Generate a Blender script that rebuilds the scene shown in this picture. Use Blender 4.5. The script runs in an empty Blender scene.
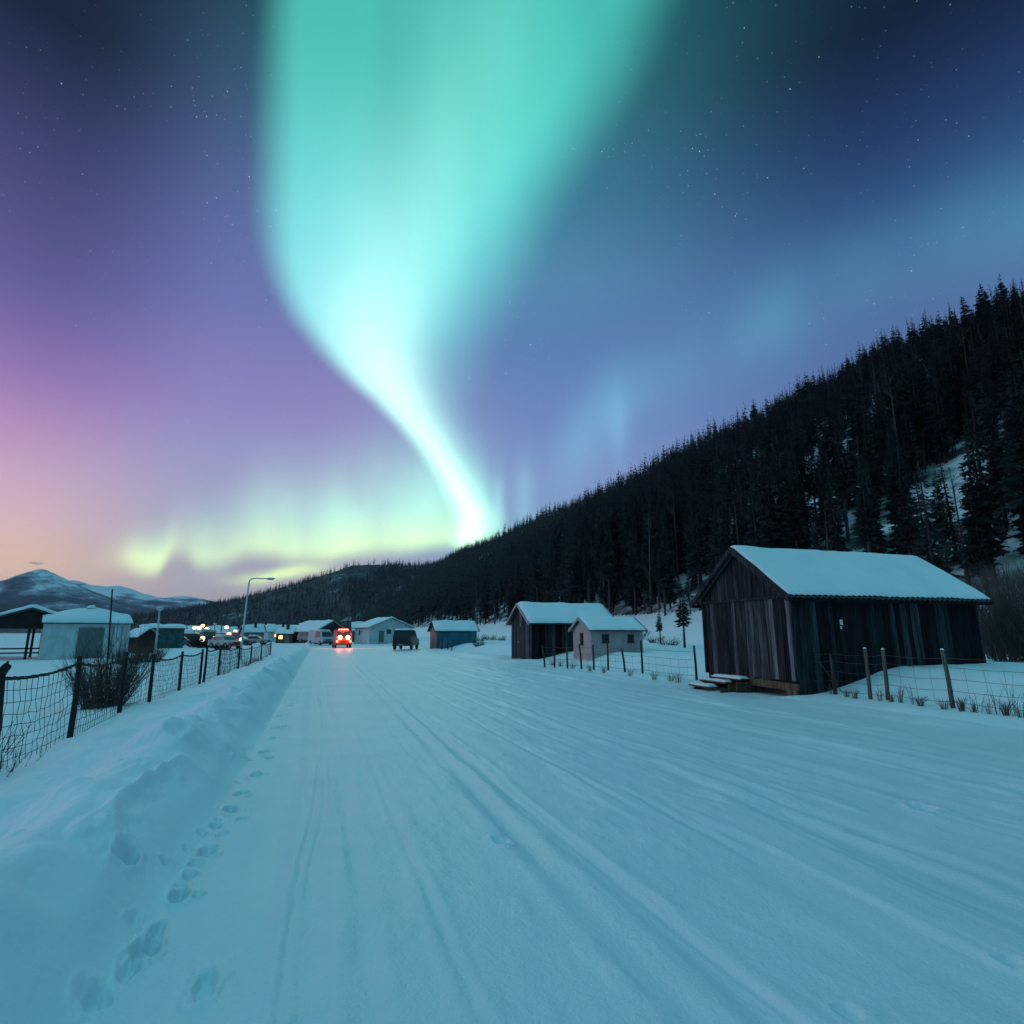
import bpy, math, random
import numpy as np
from mathutils import Vector, Matrix
random.seed(7)
RN = np.random.RandomState(11)
C = bpy.context.scene.collection
SC = bpy.context.scene

# ------------------------------------------------------------------ camera
F_PX = 597.0
PITCH = math.atan(122 / F_PX)
EYE = 1.7
PHI = math.radians(17.489)                     # the road runs this far west of north
cam_d = bpy.data.cameras.new('camera')
cam = bpy.data.objects.new('camera', cam_d); C.objects.link(cam)
cam_d.sensor_width = 36.0
cam_d.lens = F_PX / 1024 * 36.0
cam_d.clip_start = 0.05; cam_d.clip_end = 60000
cam.location = (0, 0, EYE)
cam.rotation_euler = (math.radians(90) + PITCH, 0, 0)
SC.camera = cam

SC.view_settings.view_transform = 'Standard'
SC.view_settings.look = 'None'
SC.view_settings.exposure = 0.0
SC.view_settings.gamma = 1.0
SC.cycles.use_denoising = True
SC.cycles.max_bounces = 6
SC.cycles.volume_bounces = 0
SC.cycles.sample_clamp_indirect = 4


def ray(px, py):
    x = (px - 512) / F_PX; y = (512 - py) / F_PX
    return (x, math.cos(PITCH) - y * math.sin(PITCH), math.sin(PITCH) + y * math.cos(PITCH))

def azel(px, py):
    d = ray(px, py); n = math.sqrt(sum(c * c for c in d))
    return math.degrees(math.atan2(d[0], d[1])), math.degrees(math.asin(d[2] / n))

def srgb(r, g, b):
    f = lambda c: (c / 255 / 12.92) if c / 255 <= .04045 else ((c / 255 + .055) / 1.055) ** 2.4
    return (f(r), f(g), f(b), 1)

# ------------------------------------------------------------------ world: night sky with aurora
world = bpy.data.worlds.new('World'); SC.world = world
world.use_nodes = True
world.cycles.sampling_method = 'MANUAL'
world.cycles.sample_map_resolution = 1024
nt = world.node_tree
for n in list(nt.nodes): nt.nodes.remove(n)

class S:
    """a scalar socket with arithmetic"""
    def __init__(s, k): s.k = k
    def _m(s, op, *o, clamp=False):
        n = nt.nodes.new('ShaderNodeMath'); n.operation = op; n.use_clamp = clamp
        for i, v in enumerate((s,) + o):
            if isinstance(v, S): nt.links.new(v.k, n.inputs[i])
            else: n.inputs[i].default_value = v
        return S(n.outputs[0])
    def __add__(s, o): return s._m('ADD', o)
    __radd__ = __add__
    def __mul__(s, o): return s._m('MULTIPLY', o)
    __rmul__ = __mul__
    def __sub__(s, o): return s._m('SUBTRACT', o)
    def __rsub__(s, o): return (s * -1.0) + o
    def __truediv__(s, o): return s._m('DIVIDE', o)
    def exp(s): return s._m('EXPONENT')
    def gauss(s): return ((s * s) * -1.0).exp()
    def step(s, a, b):
        n = nt.nodes.new('ShaderNodeMapRange'); n.interpolation_type = 'SMOOTHSTEP'
        nt.links.new(s.k, n.inputs[0])
        for i, v in ((1, a), (2, b)):
            if isinstance(v, S): nt.links.new(v.k, n.inputs[i])
            else: n.inputs[i].default_value = v
        return S(n.outputs[0])

def curve(src, lo, hi, pts):
    """float curve of src over lo..hi; values scaled to their own range"""
    pts = sorted(pts); vs = [p[1] for p in pts]; a, b = min(vs), max(vs)
    if b - a < 1e-6: b = a + 1
    n = nt.nodes.new('ShaderNodeFloatCurve')
    t = (src - lo) / (hi - lo)
    nt.links.new(t.k, n.inputs['Value'])
    cv = n.mapping.curves[0]
    while len(cv.points) > 2: cv.points.remove(cv.points[1])
    P = [((x - lo) / (hi - lo), (v - a) / (b - a)) for x, v in pts]
    if P[0][0] > 0: P.insert(0, (0, P[0][1]))
    if P[-1][0] < 1: P.append((1, P[-1][1]))
    cv.points[0].location = P[0]; cv.points[1].location = P[-1]
    for q in P[1:-1]: cv.points.new(*q)
    for q in cv.points: q.handle_type = 'AUTO_CLAMPED'
    n.mapping.update()
    return S(n.outputs[0]) * (b - a) + a

class V:
    def __init__(s, k): s.k = k
    def _v(s, op, o):
        n = nt.nodes.new('ShaderNodeVectorMath'); n.operation = op
        nt.links.new(s.k, n.inputs[0])
        if op == 'SCALE':
            if isinstance(o, S): nt.links.new(o.k, n.inputs[3])
            else: n.inputs[3].default_value = o
        elif isinstance(o, V): nt.links.new(o.k, n.inputs[1])
        else: n.inputs[1].default_value = o
        return V(n.outputs[0])
    def __add__(s, o): return s._v('ADD', o)
    def __mul__(s, o): return s._v('SCALE', o)
def const(c):
    n = nt.nodes.new('ShaderNodeCombineXYZ')
    for i in range(3): n.inputs[i].default_value = c[i]
    return V(n.outputs[0])
def vmix(f, a, b):
    n = nt.nodes.new('ShaderNodeMix'); n.data_type = 'VECTOR'; n.clamp_factor = True
    nt.links.new(f.k, n.inputs[0]); nt.links.new(a.k, n.inputs[4]); nt.links.new(b.k, n.inputs[5])
    return V(n.outputs[1])
def ramp(src, lo, hi, stops):
    n = nt.nodes.new('ShaderNodeValToRGB'); n.color_ramp.interpolation = 'EASE' if False else 'LINEAR'
    t = (src - lo) / (hi - lo); nt.links.new(t.k, n.inputs[0])
    stops = sorted(stops, key=lambda s: s[0]); el = n.color_ramp.elements
    while len(el) > 1: el.remove(el[-1])
    el[0].position = max(0, (stops[0][0] - lo) / (hi - lo)); el[0].color = stops[0][1]
    for p, c in stops[1:]:
        e = el.new(min(1, (p - lo) / (hi - lo))); e.color = c
    return V(n.outputs[0])

tc = nt.nodes.new('ShaderNodeTexCoord')
DIR = tc.outputs['Generated']
sep = nt.nodes.new('ShaderNodeSeparateXYZ'); nt.links.new(DIR, sep.inputs[0])
DX, DY, DZ = (S(sep.outputs[i]) for i in range(3))
AZ = DX._m('ARCTAN2', DY) * (180 / math.pi)
EL = DZ._m('ARCSINE') * (180 / math.pi)
ELO, EHI = -10.0, 90.0

def noise(scale, vec, detail=3.0, dim=None, rough=.5):
    n = nt.nodes.new('ShaderNodeTexNoise'); n.inputs['Scale'].default_value = scale
    n.inputs['Detail'].default_value = detail; n.inputs['Roughness'].default_value = rough
    nt.links.new(vec, n.inputs['Vector']); return S(n.outputs[0])
def combine(x, y, z):
    n = nt.nodes.new('ShaderNodeCombineXYZ')
    for i, v in enumerate((x, y, z)):
        if isinstance(v, S): nt.links.new(v.k, n.inputs[i])
        else: n.inputs[i].default_value = v
    return n.outputs[0]

def pal(x, rows):
    return [(azel(x, y)[1], srgb(*c)) for y, c in rows]
left = ramp(EL, ELO, EHI, pal(30, [(0, (24, 30, 56)), (60, (40, 46, 80)), (130, (60, 62, 106)), (200, (78, 76, 128)), (270, (94, 90, 148)), (320, (116, 102, 164)),
    (370, (146, 118, 178)), (420, (178, 142, 190)), (470, (202, 170, 198)), (520, (226, 190, 196)), (560, (242, 203, 180)), (590, (240, 206, 186)), (634, (190, 185, 195))]) + [(60, srgb(14, 30, 50))])
mid = ramp(EL, ELO, EHI, pal(240, [(0, (36, 46, 76)), (80, (54, 62, 104)), (150, (74, 76, 130)), (220, (92, 92, 154)), (300, (110, 112, 175)), (360, (134, 126, 186)),
    (410, (148, 138, 196)), (450, (156, 155, 202)), (500, (168, 170, 204)), (560, (176, 178, 196)), (600, (196, 188, 196)), (634, (160, 170, 190))]) + [(60, srgb(20, 44, 60))])
midr = ramp(EL, ELO, EHI, pal(560, [(0, (28, 72, 92)), (100, (44, 92, 112)), (200, (60, 110, 142)), (280, (84, 130, 170)), (350, (92, 128, 180)), (420, (112, 138, 194)),
    (480, (130, 152, 202)), (540, (128, 160, 200)), (634, (120, 150, 190))]) + [(60, srgb(20, 60, 76))])
right = ramp(EL, ELO, EHI, pal(920, [(0, (15, 27, 52)), (60, (24, 42, 76)), (120, (34, 58, 100)), (180, (46, 76, 124)), (240, (64, 98, 148)), (290, (78, 106, 156)),
    (350, (84, 112, 164)), (450, (90, 125, 175)), (634, (90, 130, 170))]) + [(60, srgb(12, 34, 54))])
a1, a2, a3, a4 = azel(30, 300)[0], azel(240, 300)[0], azel(560, 300)[0], azel(920, 300)[0]
sky = vmix(AZ.step(a1, a2), left, mid)
sky = vmix(AZ.step(a2 + 8, a3), sky, midr)
sky = vmix(AZ.step(a3, a4), sky, right)

# --- the tall curtain: left rim, right rim and bright core as curves of elevation
def track(pts, v=None, ext=()):
    out = []
    for row in pts:
        a, e = azel(row[0], row[1]); out.append((e, a if v is None else row[v]))
    return out + list(ext)
Lp = [(278, -60), (276, 0), (272, 90), (269, 180), (270, 225), (276, 262), (292, 305), (318, 345), (348, 378), (378, 405), (408, 435), (432, 468), (448, 500), (456, 525), (452, 548), (452, 580)]
Rp = [(690, -60), (650, 0), (612, 80), (566, 150), (525, 210), (494, 265), (468, 315), (446, 360), (440, 400), (452, 440), (470, 470), (488, 500), (498, 525), (494, 548), (490, 580)]
Cp = [(520, -60), (490, 0), (474, 60), (450, 120), (424, 180), (402, 230), (385, 280), (378, 320), (384, 360), (402, 398), (424, 430), (444, 462), (462, 495), (473, 525), (466, 548), (462, 580)]
Lc = curve(EL, ELO, EHI, track(Lp, ext=[(60, -32), (75, -50), (90, -80)]))
Rc = curve(EL, ELO, EHI, track(Rp, ext=[(62, 34), (75, 60), (90, 90)]))
Cc = curve(EL, ELO, EHI, track(Cp))
wob = (noise(5.0, combine(AZ * .02, EL * .012, 3.1), 2.0) - .5) * 1.6
AZw = AZ + wob * curve(EL, ELO, EHI, [(0, .2), (25, .6), (55, 1.6), (90, 3)])
lw = curve(EL, ELO, EHI, track([(0, 0, 2.4), (0, 200, 1.9), (0, 330, 1.5), (0, 420, 1.1), (0, 500, .8), (0, 560, .7)], 2))
rw = curve(EL, ELO, EHI, track([(0, 0, 6.5), (0, 150, 6.5), (0, 250, 6.5), (0, 330, 5.0), (0, 400, 3.4), (0, 460, 2.0), (0, 520, 1.0), (0, 560, .8)], 2))
body = AZw.step(Lc - lw, Lc + lw * 1.2) * (1.0 - AZw.step(Rc - rw, Rc + rw))
bI = curve(EL, ELO, EHI, track([(512, -80, .52), (512, 0, .58), (512, 100, .64), (512, 200, .72), (512, 260, .76), (512, 320, .74), (512, 400, .62), (512, 460, .62), (512, 520, .66), (512, 545, .45), (512, 562, .0)], 2, [(75, .5), (90, .5)]))
cw = curve(EL, ELO, EHI, track([(0, 0, 7.5), (0, 150, 6.0), (0, 230, 5.0), (0, 300, 4.0), (0, 380, 2.7), (0, 440, 1.9), (0, 500, 1.3), (0, 560, .9)], 2))
cI = curve(EL, ELO, EHI, track([(512, -40, .0), (512, 0, .06), (512, 100, .12), (512, 200, .20), (512, 260, .30), (512, 300, .44), (512, 350, .62), (512, 400, .74), (512, 460, .78), (512, 520, .70), (512, 545, .6), (512, 560, .0)], 2))
core = ((AZw - Cc) / cw).gauss() * cI
# second, softer lobe along the left rim
lobe = ((AZw - Lc - 3.6) / 3.4).gauss() * curve(EL, ELO, EHI, track([(0, 80, 0.), (0, 160, .08), (0, 240, .20), (0, 285, .26), (0, 330, .18), (0, 380, .05), (0, 420, 0.)], 2))
# rays and folds inside the curtain
rays = noise(1.0, combine(AZw * .16, EL * .03, .7), 1.0) * .36 + .82
body_c = ramp(EL, ELO, EHI, [(-5, srgb(150, 240, 170)), (azel(475, 545)[1], srgb(160, 245, 180)), (azel(475, 490)[1], srgb(125, 240, 180)), (azel(475, 400)[1], srgb(108, 230, 192)), (azel(475, 250)[1], srgb(102, 226, 198)), (azel(475, 100)[1], srgb(85, 215, 190)), (70, srgb(70, 205, 190)), (88, srgb(60, 190, 190))])
aur = body_c * (body * bI * rays)
aur = aur + const((.66, .76, .54)) * (core * body * rays)
aur = aur + const((.22, .42, .40)) * (lobe * body)
# outer glow round the curtain
glow = ((AZw - (Lc + Rc) * .5) / ((Rc - Lc) * .5 + 7.0)).gauss() * curve(EL, ELO, EHI, track([(0, 0, .16), (0, 200, .10), (0, 330, .05), (0, 450, .06), (0, 540, .05), (0, 600, 0.)], 2))
aur = aur + const((.04, .62, .50)) * (glow * (AZ.step(-44.0, -27.0) * .8 + .2))
# faint folds right of the curtain foot
fold = ((AZ - 1.2) / 1.0).gauss() * curve(EL, ELO, EHI, track([(512, 400, 0.), (512, 470, .10), (512, 510, .18), (512, 535, .1), (512, 560, 0.)], 2))
fold = fold + ((AZ + 1.3) / .6).gauss() * curve(EL, ELO, EHI, track([(512, 440, 0.), (512, 485, .16), (512, 520, .22), (512, 550, .0)], 2))
aur = aur + const((.35, .9, .75)) * fold

# --- the low green arc over the valley
lowE = curve(AZ, -60, 10, [(azel(x, y)[0], azel(x, y)[1]) for x, y in [(-60, 590), (60, 590), (118, 572), (150, 578), (178, 560), (203, 572), (232, 566), (262, 560), (300, 566), (350, 560), (400, 556), (450, 550), (500, 548)]])
lowB = curve(AZ, -60, 10, [(azel(x, 550)[0], b) for x, b in [(0, 0), (70, 0), (108, .12), (132, .62), (156, .82), (182, .40), (205, .60), (235, .5), (265, .62), (300, .62), (345, .74), (380, .72), (430, .78), (468, .6), (500, .12), (530, 0)]])
topW = curve(AZ, -60, 10, [(azel(x, 550)[0], w) for x, w in [(100, 2.4), (150, 2.8), (200, 3.8), (260, 5.6), (350, 7.0), (430, 8.0), (480, 7.0)]])
dE = EL - lowE
arc = dE.step(-.6, 1.7) * (dE._m('MAXIMUM', 0.0) / topW).gauss() * lowB
arc_t = noise(1.0, combine(AZ * .28, EL * .12, 9.0), 2.0) * .9 + .55
arc_c = vmix(dE.step(0.0, 5.5), const(srgb(190, 232, 120)[:3]), const(srgb(140, 226, 165)[:3]))
aur = aur + arc_c * (arc * arc_t * 1.55)
strip = ((EL - curve(AZ, -60, 10, [(azel(x, y)[0], azel(x, y)[1]) for x, y in [(210, 580), (285, 573), (340, 570)]])) / .55).gauss() * ((AZ - azel(283, 573)[0]) / 3.4).gauss()
aur = aur + const((.55, .85, .12)) * strip
# --- faint diagonal veil on the right
vy = curve(AZ, -10, 60, [(azel(x, y)[0], azel(x, y)[1]) for x, y in [(480, 500), (560, 455), (610, 410), (680, 370), (760, 325), (860, 275), (940, 245), (1024, 220), (1100, 200)]])
vI = curve(AZ, -10, 60, [(azel(x, y)[0], b) for x, y, b in [(500, 480, 0), (560, 430, .40), (600, 415, .95), (640, 400, .55), (700, 360, .40), (765, 320, .62), (830, 290, .40), (920, 250, .40), (1000, 225, .62), (1100, 200, .4)]])
veil = ((EL - vy) / 3.8).gauss() * vI * (noise(1.0, combine(AZ * .16, EL * .10, 5.0), 2.0) * 1.0 + .5)
aur = aur + const((.025, .15, .13)) * veil
vv = ((AZ - 10.6) / .9).gauss() * ((EL - 19.0) / 3.0).gauss()
aur = aur + const((.05, .14, .15)) * (vv * .6)

# --- stars
def stars(scale, keep, rad, power):
    mp = nt.nodes.new('ShaderNodeVectorMath'); mp.operation = 'SCALE'; mp.inputs[3].default_value = scale
    nt.links.new(DIR, mp.inputs[0])
    v = nt.nodes.new('ShaderNodeTexVoronoi'); v.voronoi_dimensions = '3D'; v.inputs['Scale'].default_value = 1.0
    nt.links.new(mp.outputs[0], v.inputs['Vector'])
    sc = nt.nodes.new('ShaderNodeSeparateColor'); nt.links.new(v.outputs['Color'], sc.inputs[0])
    dist, r, g = S(v.outputs['Distance']), S(sc.outputs[0]), S(sc.outputs[1])
    clump = noise(7.0, DIR, 2.0).step(.38, .60)
    on = r.step(keep, keep + .01) * (clump * .75 + .25)
    return (1.0 - dist.step(rad * .2, rad)) * on * (g * g * power + power * .18)
st = stars(150, .46, .15, .34) + stars(100, .66, .115, .60) + stars(45, .86, .048, 1.2)
st = st * EL.step(3.0, 22.0) * (1.0 - (body * .8))
aur = aur + const((.80, .92, 1.0)) * st

# --- unseen sky overhead and behind: aurora carried on, coloured to light the snow
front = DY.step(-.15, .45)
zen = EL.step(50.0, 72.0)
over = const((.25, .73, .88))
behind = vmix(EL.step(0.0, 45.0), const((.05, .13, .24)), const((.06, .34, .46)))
dusk_fill = ((AZ + 100.0) / 28.0).gauss() * ((EL - 10.0) / 17.0).gauss()      # unseen twilight glow added left of the picture as lavender side light
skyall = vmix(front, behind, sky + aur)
skyall = skyall + const((1.45, 1.05, 1.30)) * dusk_fill
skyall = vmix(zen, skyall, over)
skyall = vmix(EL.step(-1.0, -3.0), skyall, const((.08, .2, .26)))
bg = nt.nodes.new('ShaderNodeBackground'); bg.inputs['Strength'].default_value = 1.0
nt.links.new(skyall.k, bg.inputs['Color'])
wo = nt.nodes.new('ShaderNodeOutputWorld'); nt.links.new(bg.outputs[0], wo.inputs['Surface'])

# ------------------------------------------------------------------ helpers
CP, SP = math.cos(PHI), math.sin(PHI)
def W2(q, s): return (q * CP - s * SP, q * SP + s * CP)
def QS(X, Y): return (X * CP + Y * SP, -X * SP + Y * CP)
def at(px, py, z=0.0):
    d = ray(px, py); t = (z - EYE) / d[2]; return d[0] * t, d[1] * t
def on_q(px, q):
    """road coordinate s where the bearing of px meets the line q"""
    d = ray(px, 634); b = math.atan2(d[0], d[1]); x, y = math.sin(b), math.cos(b)
    qq, ss = QS(x, y); return ss * q / qq
def bearing(px, dist):
    d = ray(px, 634); n = math.hypot(d[0], d[1]); return d[0] / n * dist, d[1] / n * dist

def hash2(i, j, seed):
    i = i.astype(np.int64); j = j.astype(np.int64)
    h = (i * 374761393 + j * 668265263 + seed * 1442695041) & 0xFFFFFFFF
    h = ((h ^ (h >> 13)) * 1274126177) & 0xFFFFFFFF
    h = (h ^ (h >> 16)) & 0xFFFFFFFF
    return h / 4294967295.0
def vnoise(x, y, seed=0):
    xi = np.floor(x); yi = np.floor(y); fx = x - xi; fy = y - yi
    fx = fx * fx * fx * (fx * (fx * 6 - 15) + 10); fy = fy * fy * fy * (fy * (fy * 6 - 15) + 10)
    a = hash2(xi, yi, seed); b = hash2(xi + 1, yi, seed); c = hash2(xi, yi + 1, seed); d = hash2(xi + 1, yi + 1, seed)
    return (a + (b - a) * fx) * (1 - fy) + (c + (d - c) * fx) * fy - .5
def fbm(x, y, o=4, seed=0, g=.5):
    r = 0; a = 1.0
    for k in range(o): r = r + a * vnoise(x * 2 ** k + 17.3 * k, y * 2 ** k - 9.1 * k, seed + k); a *= g
    return r
def sst(a, b, x): t = np.clip((x - a) / (b - a), 0, 1); return t * t * (3 - 2 * t)

# ------------------------------------------------------------------ terrain height
QR = 190.0
rid = [(1024, 292), (940, 325), (880, 352), (800, 394), (760, 410), (700, 441), (640, 466), (580, 494), (540, 510), (500, 530), (470, 545), (452, 554)]
RIDGE = []
for px, py in rid:
    d = ray(px, py); q1, s1 = QS(d[0], d[1]); t = QR / q1
    RIDGE.append((s1 * t, d[2] * t + EYE - 11.5))
RS = np.array([-300, 0] + [r[0] for r in RIDGE] + [1300, 1700]); RH = np.array([RIDGE[0][1] + 4, RIDGE[0][1] + 2] + [r[1] for r in RIDGE] + [110, 20])
def poly(pts, tree):
    out = []
    for px, py, dd in pts:
        x, y = bearing(px, dd); d = ray(px, py); out.append((x, y, EYE + d[2] / math.hypot(d[0], d[1]) * dd - tree))
    return out
FAR = poly([(520, 552, 1000), (450, 556, 1020), (400, 563, 1060), (372, 561, 1100), (350, 560, 1120), (322, 570, 1160), (300, 581, 1220), (250, 592, 1330), (200, 603, 1450), (160, 611, 1560), (120, 622, 1650), (60, 640, 1750)], 8.0)
LOWH = poly([(-700, 598, 2300), (-200, 596, 2200), (0, 602, 2200), (60, 609, 2200), (110, 614, 2250), (170, 619, 2300), (230, 626, 2350), (300, 632, 2400)], 0)
PEAK = poly([(-900, 586, 3600), (-300, 590, 3500), (-60, 588, 3500), (0, 582, 3500), (14, 577, 3500), (24, 571, 3500), (31, 567.5, 3500), (38, 570, 3500), (50, 578, 3520), (66, 587, 3560), (84, 596, 3600), (106, 604, 3650), (140, 612, 3700), (200, 622, 3800)], 0)
BACK = poly([(-300, 600, 5400), (0, 590, 5200), (50, 584, 5200), (66, 582, 5200), (84, 586, 5200), (98, 585, 5200), (112, 583, 5200), (124, 586, 5200), (140, 591, 5250), (160, 594, 5300), (185, 597, 5350), (215, 604, 5400), (270, 612, 5500)], 0)
def ridge_h(X, Y, P, width, power=1.0):
    best = np.zeros_like(X)
    for (x0, y0, h0), (x1, y1, h1) in zip(P[:-1], P[1:]):
        dx, dy = x1 - x0, y1 - y0; L2 = dx * dx + dy * dy
        t = np.clip(((X - x0) * dx + (Y - y0) * dy) / L2, 0, 1)
        d = np.hypot(X - x0 - t * dx, Y - y0 - t * dy) / width
        h = (h0 + (h1 - h0) * t) * np.clip(1.02 - np.sqrt(d * d + .0004), 0, 1) ** power
        best = np.maximum(best, h)
    return best

FOOT = [(130, 972, 0), (147, 950, 1), (158, 930, 0), (178, 896, 1), (190, 876, 0), (206, 853, 1), (216, 827, 0), (231, 811, 1), (243, 793, 0), (256, 775, 1), (247, 762, 0), (264, 752, 1), (272, 738, 0), (281, 727, 1), (279, 716, 0), (290, 706, 1), (292, 697, 0), (299, 689, 1)]
FEET = []
for px, py, k in FOOT:
    x, y = at(px, py); FEET.append(QS(x, y) + ((.055, .11, .05) if k else (.04, .08, .035)))
for px, py, a, b, dp in [(124, 897, .05, .14, .09), (90, 1005, .06, .08, .03), (205, 985, .05, .11, .03), (925, 808, .10, .10, .05), (500, 842, .06, .10, .02), (1010, 965, .05, .06, .015), (850, 1015, .05, .07, .012)]:
    x, y = at(px, py); FEET.append(QS(x, y) + (a, b, dp))

_fr = random.Random(8)
for q_f, s_f, *_k in list(FEET[:18]):
    for _j in range(2): FEET.append((q_f + _fr.uniform(-.20, .16), s_f + _fr.uniform(-.5, .5), _fr.uniform(.025, .045), _fr.uniform(.04, .09), _fr.uniform(.012, .035)))
# (q, width, depth, start s, end s, wobble)
RUTS = [(1.72, .10, .026, -5, 60, .10), (2.02, .10, .018, -5, 45, .10), (.02, .10, .010, -5, 60, .12), (.30, .08, .014, -5, 30, .10), (-.26, .09, .012, 2, 40, .10), (3.2, .14, .010, -5, 40, .16),
        (4.32, .13, .016, -5, 60, .12), (4.62, .10, .012, 2, 40, .10), (6.05, .14, .014, 1, 45, .16), (7.45, .18, .026, -5, 60, .16), (7.9, .14, .014, 2, 40, .2), (9.2, .2, .012, -5, 40, .2)]
_rr = random.Random(4)
for k_ in range(26):
    RUTS.append((_rr.uniform(-.5, 10.2), _rr.uniform(.022, .055), _rr.uniform(.004, .011), _rr.uniform(-3, 9), _rr.uniform(16, 50), _rr.uniform(.15, .45)))
def height(X, Y, detail=True):
    X = np.asarray(X, float); Y = np.asarray(Y, float)
    q, s = QS(X, Y); r = np.hypot(X, Y)
    h = np.zeros_like(X)
    # ploughed bank on the left of the road
    qf = -.80 - .12 * vnoise(s * .45, s * 0, 3) - .10 * vnoise(s * 1.3, s * 0, 4)
    fade = 1 - .45 * sst(20, 60, s)
    e = qf - q
    lump = .5 + .5 * (1 + 1.2 * vnoise(s * .55 + 2, s * 0 + q * .25, 5))
    crest = .56 * fade * (.55 + .45 * lump)
    ww = .80 + .30 * vnoise(s * .8, s * 0, 6)
    prof = (.35 * sst(0, .45 * ww, e) + .65 * sst(.15, 1.0 * ww, e)) * (1 - .55 * sst(.80, 1.7, e)) * (1 - .80 * sst(1.7, 3.0, e))
    clod = np.clip(fbm(q * 3.0, s * 1.6, 4, 15) - .05, 0, 1) * .16 + np.clip(.18 - np.abs(fbm(q * 1.1, s * .5, 3, 16)), 0, .18) * .45
    h = h + clod * sst(.15, .6, e) * sst(1.7, .9, e) * fade
    h = h + crest * prof + sst(.1, 1.2, e) * (1 - .8 * sst(2.6, 4.5, e)) * (.19 * fbm(q * .8 + s * .15, s * .6, 3, 8) + .050 * fbm(q * 2.6, s * 1.9, 4, 9))
    # left field
    h = h + sst(3.5, 9, e) * (.30 * fbm(X * .06, Y * .06, 3, 12) + .06 * fbm(X * .4, Y * .4, 3, 13)) * (1 - sst(400, 900, r) * .5)
    # right shoulder and raised field
    lip = 12.0 + .5 * fbm(s * .18, s * 0, 2, 21)
    k = sst(-3, 1.0, s - 34)                      # the shoulder draws nearer beyond the first shed
    rise = sst(12.7, 16.2, q) * .62 * (1 - 0)
    # hollow in front of and beside the barn gable
    hol = sst(2.4, 1.2, np.abs(s - 15.6)) * sst(14.0, 12.9, q)
    h = h + rise * (1 - hol) + sst(10.6, 12.2, q) * .12 * (1 + fbm(q * .6, s * .5, 3, 22)) * (1 - hol)
    h = h + sst(13, 20, q) * (.22 * fbm(X * .10, Y * .10, 3, 31) + .05 * fbm(X * .7, Y * .7, 3, 32))
    # hillside
    sr = np.interp(s, RS, RH)
    x = np.abs(q - QR) / (QR - 36.0)
    hm = sr * np.clip(1.03 - np.sqrt(x * x + .0009), 0, 1) ** 1.03
    hm = hm * np.where(q > QR, 1.0, 1.0)
    hf = ridge_h(X, Y, FAR, 300.0, 1.15)
    hh = np.maximum(hm, hf)
    gul = sst(2, 40, hh)
    hh = hh + gul * (7.0 * fbm(s * .016 + q * .006, q * .006, 4, 41) + 1.6 * fbm(s * .09, q * .05, 3, 42))
    lo = ridge_h(X, Y, LOWH, 450.0, 1.2); lo = lo + sst(4, 60, lo) * 14 * fbm(X * .004, Y * .004, 4, 51)
    pk = ridge_h(X, Y, PEAK, 700.0, 1.15); pk = pk * (1 + sst(0, 90, pk) * .16 * fbm(X * .0022, Y * .0022, 5, 61) * (1 - sst(230, 330, pk)))
    bk = ridge_h(X, Y, BACK, 1400.0, 1.2); bk = bk + sst(10, 150, bk) * 60 * fbm(X * .0018, Y * .0018, 5, 71)
    big = np.maximum(np.maximum(hh, lo), np.maximum(pk, bk))
    h = h + big
    # snow surface of the road
    road = sst(-.95, -.6, q) * sst(12.3, 10.5, q)
    far_ = 1 - sst(60, 140, s)
    h = h + road * far_ * .018 * fbm(q * 1.1, s * .16, 3, 81)
    if detail:
        near = (r < 90)
        if near.any():
            qn, sn = q[near], s[near]; rd = road[near]; hn = np.zeros_like(qn)
            for (q0, w, dp, a, b, wo_) in RUTS:
                c = q0 + wo_ * (vnoise(sn * .10 + q0 * 7, sn * 0 + q0, 91) * 1.6 + .25 * vnoise(sn * .45 + q0 * 3, sn * 0, 92))
                g = np.exp(-((qn - c) / w) ** 2); sh = np.exp(-((qn - c - w * 1.7) / (w * .9)) ** 2) + .7 * np.exp(-((qn - c + w * 1.8) / (w * .9)) ** 2)
                br = sst(a, a + 2, sn) * sst(b, b * .7, sn) * (.55 + .9 * np.clip(vnoise(sn * .35 + q0 * 11, sn * 0, 93) + .35, 0, 1))
                hn += br * dp * (-g + .55 * sh * (1 + 1.2 * fbm(qn * 7, sn * 1.6, 3, 94)))
            hn *= rd
            hn += rd * (.006 * fbm(qn * 2.8, sn * .35, 3, 95) + .005 * fbm(qn * 7, sn * 3.2, 3, 96))
            hn += .006 * fbm(X[near] * 3.3, Y[near] * 3.3, 4, 97)
            # raised crusts on the right part of the road
            cr = np.clip(fbm(qn * 1.6, sn * .30, 4, 98) - .16, 0, .25)
            hn += rd * cr * .13 * (.35 + .65 * sst(2.5, 4, qn))
            hn += rd * .03 * np.clip(fbm(qn * 3.2, sn * 1.5, 4, 99) - .28, 0, 1)
            for (fq, fs, a, b, dp) in FEET:
                m = (np.abs(qn - fq) < a * 4) & (np.abs(sn - fs) < b * 4)
                if m.any():
                    u = (qn[m] - fq) / a; v = (sn[m] - fs) / b; rr = np.sqrt(u * u + v * v) * (1 + .55 * fbm(u * .9 + fq * 9, v * .9 + fs * 5, 2, 55))
                    hn[m] += -1.3 * dp * sst(1.2, .7, rr) + dp * .35 * np.exp(-((rr - 1.5) / .35) ** 2)
            h[near] += hn
    return h
def H(x, y): return float(height(np.array([float(x)]), np.array([float(y)]), False)[0])

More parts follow.
